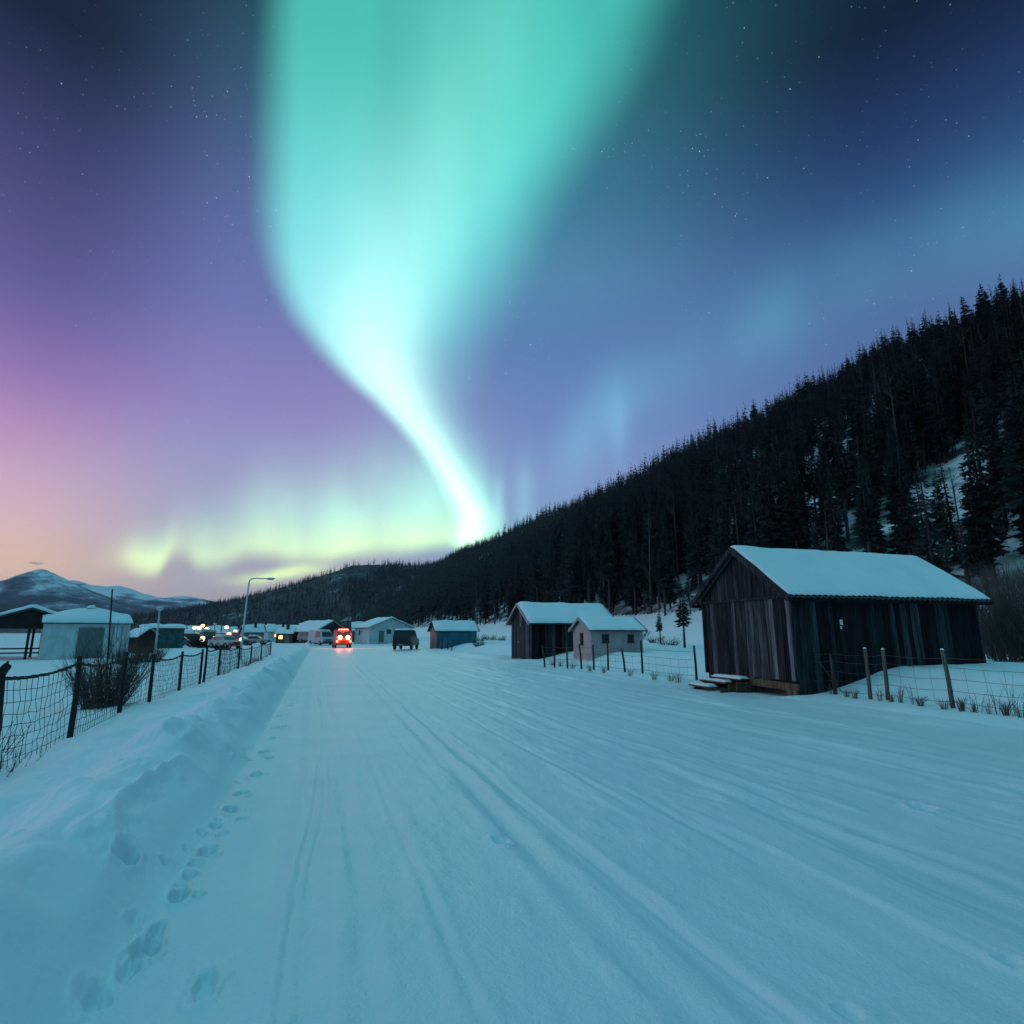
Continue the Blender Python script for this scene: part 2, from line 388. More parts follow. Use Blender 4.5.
# ------------------------------------------------------------------ materials
def mat(name, base, rough=.8, build=None, metallic=0.0, emit=None, es=1.0):
    m = bpy.data.materials.new(name); m.use_nodes = True
    t = m.node_tree; b = t.nodes['Principled BSDF']
    b.inputs['Base Color'].default_value = (*base, 1) if len(base) == 3 else base
    b.inputs['Roughness'].default_value = rough; b.inputs['Metallic'].default_value = metallic
    if emit: b.inputs['Emission Color'].default_value = (*emit, 1); b.inputs['Emission Strength'].default_value = es
    if build: build(t, b)
    return m
def nz(t, scale, detail=4, vec=None, stretch=None, coord='Object', rough=.55):
    n = t.nodes.new('ShaderNodeTexNoise'); n.inputs['Scale'].default_value = scale; n.inputs['Detail'].default_value = detail; n.inputs['Roughness'].default_value = rough
    c = t.nodes.new('ShaderNodeTexCoord') if coord == 'Object' else t.nodes.new('ShaderNodeNewGeometry')
    src = c.outputs['Object'] if coord == 'Object' else c.outputs['Position']
    if stretch:
        mp = t.nodes.new('ShaderNodeMapping'); mp.inputs['Scale'].default_value = stretch
        t.links.new(src, mp.inputs[0]); src = mp.outputs[0]
    t.links.new(src, n.inputs['Vector']); return n.outputs[0]
def cramp(t, src, stops):
    r = t.nodes.new('ShaderNodeValToRGB'); e = r.color_ramp.elements
    while len(e) > 1: e.remove(e[-1])
    e[0].position = stops[0][0]; e[0].color = (*stops[0][1], 1)
    for p, c in stops[1:]:
        x = e.new(p); x.color = (*c, 1)
    t.links.new(src, r.inputs[0]); return r.outputs[0]
def bump(t, b, src, strength, dist=.02, prev=None):
    n = t.nodes.new('ShaderNodeBump'); n.inputs['Strength'].default_value = strength; n.inputs['Distance'].default_value = dist
    t.links.new(src, n.inputs['Height'])
    if prev: t.links.new(prev, n.inputs['Normal'])
    t.links.new(n.outputs[0], b.inputs['Normal']); return n.outputs[0]
def mixc(t, f, a, b, mode='MIX'):
    n = t.nodes.new('ShaderNodeMix'); n.data_type = 'RGBA'; n.blend_type = mode
    for i, v in ((0, f), (6, a), (7, b)):
        if hasattr(v, 'is_linked') or hasattr(v, 'links'): t.links.new(v, n.inputs[i])
        else: n.inputs[i].default_value = (*v, 1) if isinstance(v, tuple) and len(v) == 3 else v
    return n.outputs[2]

def snow_build(fine=1.0):
    def f(t, b):
        c = cramp(t, nz(t, .8, 5, coord='P'), [(.3, (.70, .80, .86)), (.7, (.78, .86, .91))])
        t.links.new(c, b.inputs['Base Color'])
        p = bump(t, b, nz(t, 14, 5, coord='P'), .35 * fine, .03)
        bump(t, b, nz(t, 90, 4, coord='P'), .35 * fine, .006, p)
    return f
M_SNOW = mat('snow', (.75, .83, .88), .75, snow_build(1.0))
def road_build(t, b):
    c = cramp(t, nz(t, 1.0, 5, coord='P', stretch=(.8, .8, 1)), [(.3, (.64, .76, .82)), (.7, (.72, .82, .87))])
    t.links.new(c, b.inputs['Base Color'])
    mp = t.nodes.new('ShaderNodeMapping'); mp.inputs['Rotation'].default_value = (0, 0, -PHI); mp.inputs['Scale'].default_value = (9, .9, 1)
    g = t.nodes.new('ShaderNodeNewGeometry'); t.links.new(g.outputs['Position'], mp.inputs[0])
    n = t.nodes.new('ShaderNodeTexNoise'); n.inputs['Scale'].default_value = 1; n.inputs['Detail'].default_value = 6; t.links.new(mp.outputs[0], n.inputs['Vector'])
    p = bump(t, b, n.outputs[0], .14, .03)
    bump(t, b, nz(t, 45, 5, coord='P'), .55, .010, bump(t, b, nz(t, 22, 5, coord='P', rough=.65), .35, .022, p))
M_ROAD = mat('packed_road_snow', (.7, .8, .85), .42, road_build)
def hill_build(t, b):
    c = cramp(t, nz(t, .22, 6, coord='P'), [(.38, (.03, .035, .035)), (.5, (.25, .29, .32)), (.62, (.66, .74, .80))])
    t.links.new(c, b.inputs['Base Color'])
M_HILL = mat('wooded_slope_snow', (.5, .55, .6), .9, hill_build)
def mount_build(t, b):
    g = t.nodes.new('ShaderNodeNewGeometry'); sp = t.nodes.new('ShaderNodeSeparateXYZ'); t.links.new(g.outputs['Position'], sp.inputs[0])
    n1 = nz(t, .0045, 8, coord='P', stretch=(1.6, 1, 2.5), rough=.65)
    ad = t.nodes.new('ShaderNodeMath'); ad.operation = 'MULTIPLY_ADD'; t.links.new(sp.outputs[2], ad.inputs[0]); ad.inputs[1].default_value = 1 / 800.0; t.links.new(n1, ad.inputs[2])
    c = cramp(t, ad.outputs[0], [(.55, (.025, .035, .05)), (.86, (.05, .07, .10)), (1.0, (.28, .34, .42)), (1.12, (.62, .68, .76))])
    c = cramp(t, ad.outputs[0], [(.50, (.012, .015, .028)), (.67, (.04, .045, .075)), (.77, (.28, .30, .38)), (.84, (.80, .82, .88))])
    t.links.new(c, b.inputs['Base Color'])
M_FARH = mat('far_forest_floor', (.03, .035, .04), .95, lambda t, b: t.links.new(cramp(t, nz(t, .016, 7, coord='P', rough=.7), [(.40, (.015, .02, .022)), (.60, (.05, .06, .065)), (.70, (.40, .46, .5))]), b.inputs['Base Color']))
M_MOUNT = mat('mountain_snow_and_forest', (.4, .45, .5), .9, mount_build)
M_LOWH = mat('dark_forested_ground', (.02, .028, .03), .95, lambda t, b: t.links.new(cramp(t, nz(t, .02, 6, coord='P'), [(.35, (.012, .018, .022)), (.7, (.04, .05, .06))]), b.inputs['Base Color']))

# ------------------------------------------------------------------ mesh utils
def np_mesh(name, V_, F_, mats, midx=None, smooth=False, normals=None):
    me = bpy.data.meshes.new(name)
    F_ = np.asarray(F_); n = F_.shape[1]
    me.vertices.add(len(V_)); me.vertices.foreach_set('co', np.asarray(V_, np.float32).ravel())
    me.loops.add(F_.size); me.loops.foreach_set('vertex_index', F_.astype(np.int32).ravel())
    me.polygons.add(len(F_)); me.polygons.foreach_set('loop_start', np.arange(0, F_.size, n, dtype=np.int32))
    try: me.polygons.foreach_set('loop_total', np.full(len(F_), n, np.int32))
    except Exception: pass
    for m in mats: me.materials.append(m)
    if midx is not None: me.polygons.foreach_set('material_index', np.asarray(midx, np.int32))
    me.update(calc_edges=True)
    me.polygons.foreach_set('use_smooth', np.full(len(F_), bool(smooth)))
    if normals is not None: me.normals_split_custom_set_from_vertices(normals.tolist())
    return me
def link(name, me, parent=None):
    o = bpy.data.objects.new(name, me); C.objects.link(o)
    if parent: o.parent = parent
    return o
def tag(o, label=None, cat=None, group=None, kind=None):
    if label: o['label'] = label
    if cat: o['category'] = cat
    if group: o['group'] = group
    if kind: o['kind'] = kind
    return o
def empty(name, loc, rz=0, label=None, cat=None, group=None):
    o = bpy.data.objects.new(name, None); C.objects.link(o); o.location = loc; o.rotation_euler = (0, 0, rz); o.empty_display_size = .2
    return tag(o, label, cat, group)
class MB:
    def __init__(s): s.v = []; s.f = []; s.t = []; s.sm = []
    def add(s, vs, fs, tone=.5, smooth=False):
        b = len(s.v); s.v += [tuple(v) for v in vs]
        for f in fs: s.f.append(tuple(b + i for i in f)); s.t.append(tone); s.sm.append(smooth)
        return s
    def box(s, c, d, rot=None, tone=.5, jit=0, bev=0):
        hx, hy, hz = d[0] / 2, d[1] / 2, d[2] / 2
        vs = [Vector((sx * hx, sy * hy, sz * hz)) for sx in (-1, 1) for sy in (-1, 1) for sz in (-1, 1)]
        if jit: vs = [v + Vector((random.uniform(-jit, jit), random.uniform(-jit, jit), random.uniform(-jit, jit))) for v in vs]
        if rot is not None: vs = [rot @ v for v in vs]
        c = Vector(c); vs = [v + c for v in vs]
        return s.add(vs, [(0, 1, 3, 2), (4, 6, 7, 5), (0, 4, 5, 1), (2, 3, 7, 6), (0, 2, 6, 4), (1, 5, 7, 3)], tone)
    def tube(s, pts, r, n=6, tone=.5, cap=True, smooth=True):
        pts = [Vector(p) for p in pts]; rs = r if isinstance(r, (list, tuple)) else [r] * len(pts)
        vs = []; fs = []
        for i, p in enumerate(pts):
            t = (pts[min(i + 1, len(pts) - 1)] - pts[max(i - 1, 0)]).normalized()
            u = t.cross(Vector((0, 0, 1)))
            if u.length < .05: u = t.cross(Vector((1, 0, 0)))
            u.normalize(); w = t.cross(u)
            for k in range(n):
                a = 2 * math.pi * k / n; vs.append(p + (u * math.cos(a) + w * math.sin(a)) * rs[i])
        for i in range(len(pts) - 1):
            for k in range(n): fs.append((i * n + k, i * n + (k + 1) % n, (i + 1) * n + (k + 1) % n, (i + 1) * n + k))
        if cap: fs.append(tuple(range(n))[::-1]); fs.append(tuple((len(pts) - 1) * n + k for k in range(n)))
        return s.add(vs, fs, tone, smooth)
    def prism(s, prof, a, b, axis='x', tone=.5):
        """closed polygon extruded along an axis; prof in the other two coordinates"""
        n = len(prof); f = {'x': lambda p, e: (e, p[0], p[1]), 'y': lambda p, e: (p[0], e, p[1]), 'z': lambda p, e: (p[0], p[1], e)}[axis]
        vs = [f(p, a) for p in prof] + [f(p, b) for p in prof]
        return s.add(vs, [tuple(range(n))[::-1], tuple(range(n, 2 * n))] + [(i, (i + 1) % n, n + (i + 1) % n, n + i) for i in range(n)], tone)
    def build(s, name, m, parent=None, bevel=0):
        me = bpy.data.meshes.new(name); me.from_pydata(s.v, [], s.f)
        for x in (m if isinstance(m, list) else [m]): me.materials.append(x)
        at_ = me.attributes.new('tone', 'FLOAT', 'FACE'); at_.data.foreach_set('value', s.t)
        me.polygons.foreach_set('use_smooth', s.sm); me.update()
        o = link(name, me, parent)
        if bevel:
            b = o.modifiers.new('bevel', 'BEVEL'); b.width = bevel; b.segments = 2; b.limit_method = 'ANGLE'
        return o

# ------------------------------------------------------------------ the land: one continuous sheet, cut into its named areas
az_f = np.radians(np.arange(-50, 50.001, .115)); az_b = np.radians(np.arange(51.5, 308.6, 2.0))
AZS = np.concatenate([az_f, az_b]); nf = len(az_f)
rs_ = [.45]
while rs_[-1] < 30: rs_.append(rs_[-1] * 1.0062)
while rs_[-1] < 9000: rs_.append(rs_[-1] * 1.0105)
rs_ += [11000, 14000]
RR = np.array(rs_); nr, na = len(RR), len(AZS)
A, R_ = np.meshgrid(AZS, RR)
GX, GY = R_ * np.sin(A), R_ * np.cos(A)
GZ = height(GX.ravel(), GY.ravel()).reshape(GX.shape)
GV = np.stack([GX, GY, GZ], -1)
def vnorm(P):
    dr = np.gradient(P, axis=0); da = np.empty_like(P)
    da[:, 1:-1] = P[:, 2:] - P[:, :-2]; da[:, 0] = P[:, 1] - P[:, -1]; da[:, -1] = P[:, 0] - P[:, -2]
    n = np.cross(da, dr); n /= np.linalg.norm(n, axis=-1, keepdims=True) + 1e-12; n[n[..., 2] < 0] *= -1
    return n
GN = vnorm(GV)
V0 = np.concatenate([GV.reshape(-1, 3), [[0, 0, 0]]]); N0 = np.concatenate([GN.reshape(-1, 3), [[0, 0, 1]]])
ii, jj = np.meshgrid(np.arange(nr - 1), np.arange(na), indexing='ij'); j2 = (jj + 1) % na
Q4 = np.stack([ii * na + jj, ii * na + j2, (ii + 1) * na + j2, (ii + 1) * na + jj], -1).reshape(-1, 4)
cx = GX.ravel()[Q4].mean(1); cy = GY.ravel()[Q4].mean(1); cz = GZ.ravel()[Q4].mean(1)
cq, cs = QS(cx, cy); cr = np.hypot(cx, cy)
is_road = (cq > -.85) & (cq < 11.6) & (cs < 200) & (cs > -60)
is_bank = (cq <= -.85) & (cq > -3.6) & (cs < 70) & (cs > -20)
is_hill = (cq > 38) & (cz > 2.0) & (cr < 2000) | ((cr > 700) & (cr < 1950) & (cz > 3.0))
is_far = is_hill & (cr > 560)
is_mt = (cr > 2700); is_low = (cr >= 1500) & (cr <= 2700) & ~is_hill & (cz > 2.5)
used = np.zeros(len(Q4), bool)
for nm, mask, m, lab in [('road', is_road, M_ROAD, 'snow-packed road with tyre ruts running to the village'), ('snow_bank', is_bank, M_SNOW, 'ploughed snow bank with soft crest along the left edge of the road'),
                         ('far_hillside', is_far, M_FARH, 'far hillside dark with undergrowth below the distant ridge'), ('hillside', is_hill, M_HILL, 'steep snowy slope under the forest'), ('mountains', is_mt, M_MOUNT, 'distant blue snow-capped mountains'), ('hills', is_low, M_LOWH, 'low dark forested hills before the mountains'), ('snow_field', None, M_SNOW, 'flat open snow field on both sides of the road')]:
    mk = (~used) if mask is None else (mask & ~used)
    used |= mk
    f = Q4[mk]; uid, inv = np.unique(f.ravel(), return_inverse=True)
    me = np_mesh(nm, V0[uid], inv.reshape(-1, 4), [m], smooth=True, normals=N0[uid])
    tag(link(nm, me), lab, nm.replace('_', ' '), kind='structure')
del Q4, GV, GN, ii, jj

# ------------------------------------------------------------------ haze
hb = MB(); hb.box((-800, 2500, 215), (12000, 11600, 460))
M_HAZE = bpy.data.materials.new('haze'); M_HAZE.use_nodes = True
t = M_HAZE.node_tree; t.nodes.clear()
pv = t.nodes.new('ShaderNodeVolumePrincipled'); pv.inputs['Color'].default_value = (.74, .74, .98, 1); pv.inputs['Density'].default_value = .00007; pv.inputs['Density Attribute'].default_value = ''
mo = t.nodes.new('ShaderNodeOutputMaterial'); t.links.new(pv.outputs[0], mo.inputs['Volume'])
M_HAZE.cycles.homogeneous_volume = True
HAZE = True
if HAZE:
    hz = hb.build('haze', M_HAZE); tag(hz, 'thin blue evening haze over the valley', 'haze', kind='stuff')

# ------------------------------------------------------------------ trees
def needle_build(t, b):
    oi = t.nodes.new('ShaderNodeObjectInfo')
    c = cramp(t, nz(t, .9, 3, coord='P'), [(.3, (.018, .027, .028)), (.55, (.040, .054, .054)), (.8, (.085, .098, .096))])
    t.links.new(c, b.inputs['Base Color']); b.inputs['Specular IOR Level'].default_value = .2
M_NEEDLE = mat('conifer_needles', (.02, .03, .025), .9, needle_build)
M_BARK = mat('bark', (.04, .035, .032), .95, lambda t, b: t.links.new(cramp(t, nz(t, 3, 5, coord='P', stretch=(2, 2, .4)), [(.3, (.018, .018, .018)), (.7, (.065, .064, .066))]), b.inputs['Base Color']))
M_DEADW = mat('grey_dead_wood', (.08, .07, .065), .95, lambda t, b: t.links.new(cramp(t, nz(t, 3, 5, coord='P', stretch=(2, 2, .4)), [(.3, (.03, .028, .026)), (.7, (.13, .115, .105))]), b.inputs['Base Color']))

def conifer(rng, Ht, R, cb, nw, nb, lod):
    """returns trunk (V,F tris), crown (V,F tris), unit in metres, base at 0"""
    tv, tf = [], []
    n = 6 if lod > 1 else 3; ns = 5 if lod > 1 else 2
    bx, by = rng.uniform(-.02, .02, 2) * Ht
    r0 = Ht * .011 + .04
    for i in range(ns):
        f = i / (ns - 1); c = (bx * f * f, by * f * f, Ht * .97 * f - .6 * (i == 0))
        for k in range(n):
            a = 2 * math.pi * k / n; rr = r0 * (1 - f) + .012
            tv.append((c[0] + rr * math.cos(a), c[1] + rr * math.sin(a), c[2]))
    for i in range(ns - 1):
        for k in range(n):
            a, b_, c, d = i * n + k, i * n + (k + 1) % n, (i + 1) * n + (k + 1) % n, (i + 1) * n + k
            tf += [(a, b_, c), (a, c, d)]
    cv, cf = [], []
    def tri(a, b_, c):
        k = len(cv); cv.extend([a, b_, c]); cf.append((k, k + 1, k + 2))
    side = rng.uniform(.7, 1.0); sa = rng.uniform(0, 6.28)
    for i in range(nw):
        f = (i + rng.uniform(-.3, .3)) / nw; f = min(max(f, 0), .995)
        z = Ht * (cb + (1 - cb) * f)
        env = R * (1 - f) ** .85 * (.55 + .45 * min(1, f * 5 + .35)) + .10
        nbi = max(3, int(nb * (1 - .35 * f)))
        a0 = rng.uniform(0, 6.28)
        for k in range(nbi):
            if rng.rand() < .13: continue
            a = a0 + 2 * math.pi * k / nbi + rng.uniform(-.3, .3)
            L = env * rng.uniform(.55, 1.18) * (side + (1 - side) * math.cos(a - sa))
            zz = z + rng.uniform(-.5, .5) * Ht * (1 - cb) / nw
            dr = L * rng.uniform(.22, .50) * (1.15 - f)
            ca, sn = math.cos(a), math.sin(a); ox, oy = bx * f * f, by * f * f
            P = lambda u, w=0, dz=0: (ox + ca * L * u - sn * w, oy + sn * L * u + ca * w, zz - dr * u * (1.6 - .7 * u) + dz)
            if lod >= 2:
                wd = L * .05 + .02
                tri(P(0, -wd), P(0, wd), P(1))
                m = 4 if lod == 2 else 5
                for j in range(m):
                    u = .18 + .75 * (j + rng.uniform(-.2, .3)) / m; l2 = L * (.42 - .26 * u) * rng.uniform(.7, 1.3) + .05
                    for sg in (-1, 1):
                        hang = -rng.uniform(.15, .55) * l2
                        tri(P(u - .05), P(u + .10), P(u + l2 / L * .55, sg * l2, hang))
                tri(P(.25, 0, .02), P(.85), P(.5, 0, -L * .22 - .05))
            elif lod == 1:
                w = L * rng.uniform(.28, .42)
                tri(P(.02), P(.55, w, -.12 * L), P(1)); tri(P(.02), P(.55, -w, -.12 * L), P(1)); tri(P(.2), P(.8), P(.55, 0, -.3 * L))
            else:
                w = L * rng.uniform(.45, .6); tri(P(0, 0, .25), P(.8, w, -.2 * L), P(.95, -w, -.2 * L))
    # leader
    tri((bx - .05, by, Ht * .95), (bx + .05, by, Ht * .95), (bx, by, Ht * 1.02))
    return (np.array(tv, np.float32), np.array(tf)), (np.array(cv, np.float32), np.array(cf))

def bare_tree(rng, Ht, nb, spread=.22, sub=True):
    """thin leafless tree: tapered trunk and upswept limbs -> trunk tris, crown tris"""
    def tube(pts, rs, n):
        vs, fs = [], []
        for i, p in enumerate(pts):
            for k in range(n):
                a = 2 * math.pi * k / n; vs.append((p[0] + rs[i] * math.cos(a), p[1] + rs[i] * math.sin(a), p[2]))
        for i in range(len(pts) - 1):
            for k in range(n):
                a, b_, c, d = i * n + k, i * n + (k + 1) % n, (i + 1) * n + (k + 1) % n, (i + 1) * n + k
                fs += [(a, b_, c), (a, c, d)]
        return vs, fs
    lean = rng.uniform(-.05, .05, 2); ax = lambda f: (lean[0] * Ht * f, lean[1] * Ht * f, Ht * f)
    tv, tf = tube([(0, 0, -.5)] + [ax(f) for f in (.0, .3, .6, 1.0)], [.012 * Ht, .010 * Ht + .02, .008 * Ht + .01, .006 * Ht, .008], 5 if sub else 3)
    cv, cf = [], []
    def limb(p0, d, L, r, depth):
        pts = []; p = np.array(p0, float); d = np.array(d, float)
        for i in range(4):
            pts.append(tuple(p)); d = d + rng.uniform(-.16, .16, 3) + np.array([0, 0, .10]); d /= np.linalg.norm(d); p = p + d * L / 3
        v, f = tube(pts, [r, r * .75, r * .5, r * .25], 3); k = len(cv); cv.extend(v); cf.extend([(a + k, b_ + k, c + k) for a, b_, c in f])
        if depth > 0:
            for j in (1, 1, 2, 2, 3):
                dd = d + rng.uniform(-.8, .8, 3); dd /= np.linalg.norm(dd); limb(pts[j], dd, L * .5, r * .5, depth - 1)
    for i in range(nb):
        f = rng.uniform(.25, .97); a = rng.uniform(0, 6.28); L = Ht * spread * (1.15 - f) * rng.uniform(.6, 1.2)
        limb(ax(f), (math.cos(a), math.sin(a), .8), L, .0032 * Ht, 1 if sub else 0)
    return (np.array(tv, np.float32), np.array(tf)), (np.array(cv, np.float32), np.array(cf))

rng = np.random.RandomState(5)
HI = [conifer(rng, 11, rng.uniform(1.2, 2.1), rng.choice([.05, .12, .25, .42]), 32, 9, 2) for _ in range(8)]
MID = [conifer(rng, 10, rng.uniform(1.1, 2.0), rng.choice([.08, .2, .4]), 18, 7, 1) for _ in range(8)]
LO = [conifer(rng, 10, rng.uniform(1.3, 1.9), .15, 8, 5, 0) for _ in range(6)]
BA = [bare_tree(rng, 9, 12) for _ in range(5)]
BAs = [bare_tree(rng, 9, 7, .16, False) for _ in range(4)]

pts = []
def scatter(n, q0, q1, s0, s1, sd):
    r = np.random.RandomState(sd); return r.uniform(q0, q1, n), r.uniform(s0, s1, n)
cand = []
for n, a in [(3000, (37, 125, 5, 85)), (9000, (37, 215, 0, 190)), (8000, (38, 215, 190, 480)), (9000, (38, 215, 480, 1250))]:
    q_, s_ = scatter(n, *a, sd=n); X, Y = W2(q_, s_); cand.append(np.stack([X, Y], -1))
CA = np.concatenate(cand)
# jittered far hill
r_ = np.random.RandomState(77); n = 15000
px_ = r_.uniform(100, 540, n); dd_ = r_.uniform(700, 1750, n)
bx_ = np.arctan2((px_ - 512) / F_PX, math.cos(PITCH)); CF = np.stack([np.sin(bx_) * dd_, np.cos(bx_) * dd_], -1)
CF = CF[height(CF[:, 0], CF[:, 1], False) > 6]
q_, s_ = QS(CF[:, 0], CF[:, 1]); CF = CF[(q_ < 40) | (s_ > 1150)]
ALL = np.concatenate([CA, CF]); Z = height(ALL[:, 0], ALL[:, 1], False)
q_, s_ = QS(ALL[:, 0], ALL[:, 1]); r_all = np.hypot(ALL[:, 0], ALL[:, 1])
dens = np.where(r_all < 300, .76, .74) + 1.15 * fbm(s_ * .045 + q_ * .012, q_ * .012, 3, 141)          # gullies running down the slope
dens = np.where((q_ > 150) | (r_all > 320), dens + np.where(r_all < 480, .12, .45), dens)
dens = np.where((q_ > 172) & (q_ < 206) & (r_all < 700), dens * .62, dens)
dens = np.where((q_ < 44) & (s_ < 300), dens * .8, dens)
def march(px, py):
    d = ray(px, py); n_ = math.hypot(d[0], d[1]); t_ = np.arange(40, 600, 1.5) / n_
    hh_ = height(d[0] * t_, d[1] * t_, False); k_ = int(np.argmax(hh_ > EYE + d[2] * t_)); return QS(d[0] * t_[k_], d[1] * t_[k_])
for gx, gy, gw, gh, ga in [(800, 520, 7, 16, .7), (835, 480, 8, 20, .7), (870, 445, 7, 16, .6), (905, 405, 6, 15, .6), (960, 470, 4, 16, .55), (990, 365, 4, 14, .6), (575, 590, 4, 8, .1), (915, 520, 4, 12, .5), (1000, 510, 3, 12, .4)]:
    gq, gs = march(gx, gy); dens = dens - 1.45 * ga * np.exp(-((s_ - gs) / (gw * 1.35)) ** 2 - ((q_ - gq) / (gh * 1.35)) ** 2)
rk = np.random.RandomState(9).rand(len(ALL))
# a bare snowy clearing high on the far hill
cl = np.array(bearing(346, 1085)); clear = np.hypot((ALL[:, 0] - cl[0]) / 55, (ALL[:, 1] - cl[1]) / 55) < 1
azd = np.degrees(np.arctan2(ALL[:, 0], ALL[:, 1]))
keep = (rk < dens) & (azd < 49) & (azd > -48) & ~(clear & (rk > .12)) & (Z > .9)
# keep the ground behind the brow free
ALL, Z, q_, s_, r_all = ALL[keep], Z[keep], q_[keep], s_[keep], r_all[keep]
N = len(ALL); rr = np.random.RandomState(21)
kind_bare = (rr.rand(N) < np.where((r_all < 260), .16, .0))
hts = np.where(r_all < 75, .82, 1.0) * rr.uniform(.48, 1.42, N) * np.where(kind_bare, .9, 1.0) * (.80 + .35 * rr.rand(N))
wid = rr.uniform(.85, 1.25, N)
rot = rr.uniform(0, 6.28, N)
azd = np.degrees(np.arctan2(ALL[:, 0], ALL[:, 1]))
size = hts * 10 / r_all; size = np.where(np.abs(azd) < 42, size, 0)
# near individuals
def pick(mask, n):
    idx = np.where(mask)[0]; idx = idx[np.argsort(-size[idx])]; return idx[:n]
ind_c = pick(~kind_bare, 290); ind_b = pick(kind_bare, 120)
mesh_cache = {}
def tree_obj(kind, k, x, y, z, sc, w, ro, name, label, cat, group=None):
    key = (kind, k)
    if key not in mesh_cache:
        src = HI[k] if kind == 'c' else BA[k]
        m1 = np_mesh('trunk', src[0][0], src[0][1], [M_BARK if kind == 'c' else M_DEADW], smooth=True)
        m2 = np_mesh('crown', src[1][0], src[1][1], [M_NEEDLE if kind == 'c' else M_DEADW])
        mesh_cache[key] = (m1, m2)
    e = empty(name, (x, y, z), ro, label, cat, group); e.scale = (sc * w, sc * w, sc)
    link('trunk', mesh_cache[key][0], e); link('crown', mesh_cache[key][1], e)
    return e
for i in ind_c:
    tree_obj('c', i % 8, ALL[i, 0], ALL[i, 1], Z[i] - .1, hts[i] * 1.0, wid[i], rot[i], 'conifer_tree', 'dark narrow conifer on the lower slope of the wooded hill behind the barn', 'conifer', 'conifers on the near lower slope')
for i in ind_b:
    tree_obj('b', i % 5, ALL[i, 0], ALL[i, 1], Z[i] - .1, hts[i] * 1.1, wid[i], rot[i], 'bare_tree', 'thin leafless grey tree among the conifers on the near slope', 'bare tree', 'leafless trees on the near slope')
done = np.zeros(N, bool); done[ind_c] = True; done[ind_b] = True
def merge(name, idx, lib, mats, label):
    Vs, Fs, Ms = [], [], []; base = 0
    L = len(lib)
    for k in range(L):
        sel = idx[idx % L == k]
        if len(sel) == 0: continue
        (tv, tf), (cv, cf) = lib[k]
        v = np.concatenate([tv, cv]); f = np.concatenate([tf, cf + len(tv)]); mi = np.concatenate([np.zeros(len(tf)), np.ones(len(cf))])
        c, s = np.cos(rot[sel])[:, None], np.sin(rot[sel])[:, None]; sc = hts[sel][:, None]; w = wid[sel][:, None] * sc
        X = (v[None, :, 0] * c - v[None, :, 1] * s) * w + ALL[sel, 0][:, None]
        Y = (v[None, :, 0] * s + v[None, :, 1] * c) * w + ALL[sel, 1][:, None]
        Zz = v[None, :, 2] * sc + Z[sel][:, None]
        Vs.append(np.stack([X, Y, Zz], -1).reshape(-1, 3))
        Fs.append((f[None] + (np.arange(len(sel)) * len(v))[:, None, None]).reshape(-1, 3) + base); Ms.append(np.tile(mi, len(sel)))
        base += len(v) * len(sel)
    return np.concatenate(Vs), np.concatenate(Fs), np.concatenate(Ms)
rest = np.where(~done)[0]
A1 = merge('f', rest[(r_all[rest] < 280) & ~kind_bare[rest]], MID, None, '')
A2 = merge('f', rest[(r_all[rest] >= 280)], LO, None, '')
A3 = merge('f', rest[(r_all[rest] < 280) & kind_bare[rest]], BAs, None, '')
Vv = np.concatenate([A1[0], A2[0], A3[0]]); Ff = np.concatenate([A1[1], A2[1] + len(A1[0]), A3[1] + len(A1[0]) + len(A2[0])]); Mm = np.concatenate([A1[2], A2[2], A3[2] * 0])
tag(link('forest', np_mesh('forest', Vv, Ff, [M_BARK, M_NEEDLE], Mm)), 'dense dark conifer forest covering the upper slope, the ridge and the far hills', 'forest', kind='stuff')
print('trees', N, 'faces', len(Ff))

# young spruces standing alone on the field's edge, left of the barn
for px, dist, k, sc, lab in [(684, 44, 0, .37, 'small dark spruce standing alone on the snow just left of the barn'), (660, 60, 4, .30, 'small spruce behind the beige hut at the edge of the field')]:
    x, y = bearing(px, dist); tree_obj('c', k, x, y, H(x, y) - .05, sc, 1.5, 1.0, 'spruce_tree', lab, 'spruce')
x, y = bearing(944, 40); tree_obj('c', 1, x, y, H(x, y) - .1, .95, 1.35, 2.0, 'spruce_tree', 'full spruce rising just behind the right end of the snowy barn roof', 'spruce')

# ------------------------------------------------------------------ wood and building materials
def plank_mat(name, stops, rough=.9):
    def f(t, b):
        a = t.nodes.new('ShaderNodeAttribute'); a.attribute_name = 'tone'
        n = nz(t, 1.0, 8, stretch=(9, 9, .55), rough=.7)
        n2 = nz(t, 1.0, 6, stretch=(60, 60, 1.6), rough=.6)
        ad = t.nodes.new('ShaderNodeMath'); ad.operation = 'MULTIPLY_ADD'; t.links.new(a.outputs['Fac'], ad.inputs[0]); ad.inputs[1].default_value = .55
        m2 = t.nodes.new('ShaderNodeMath'); m2.operation = 'MULTIPLY_ADD'; t.links.new(n, m2.inputs[0]); m2.inputs[1].default_value = .9; m2.inputs[2].default_value = -.22
        t.links.new(m2.outputs[0], ad.inputs[2])
        c = cramp(t, ad.outputs[0], stops)
        c2 = cramp(t, n2, [(.38, (.22, .22, .22)), (.56, (1, 1, 1))])
        t.links.new(mixc(t, 1.0, c, c2, 'MULTIPLY'), b.inputs['Base Color']); b.inputs['Specular IOR Level'].default_value = .12
        bump(t, b, n2, .6, .01)
    return mat(name, (.1, .1, .1), rough, f)
M_BARN = plank_mat('weathered_dark_boards', [(.16, (.008, .008, .010)), (.38, (.030, .030, .034)), (.56, (.080, .079, .086)), (.80, (.25, .25, .27))])
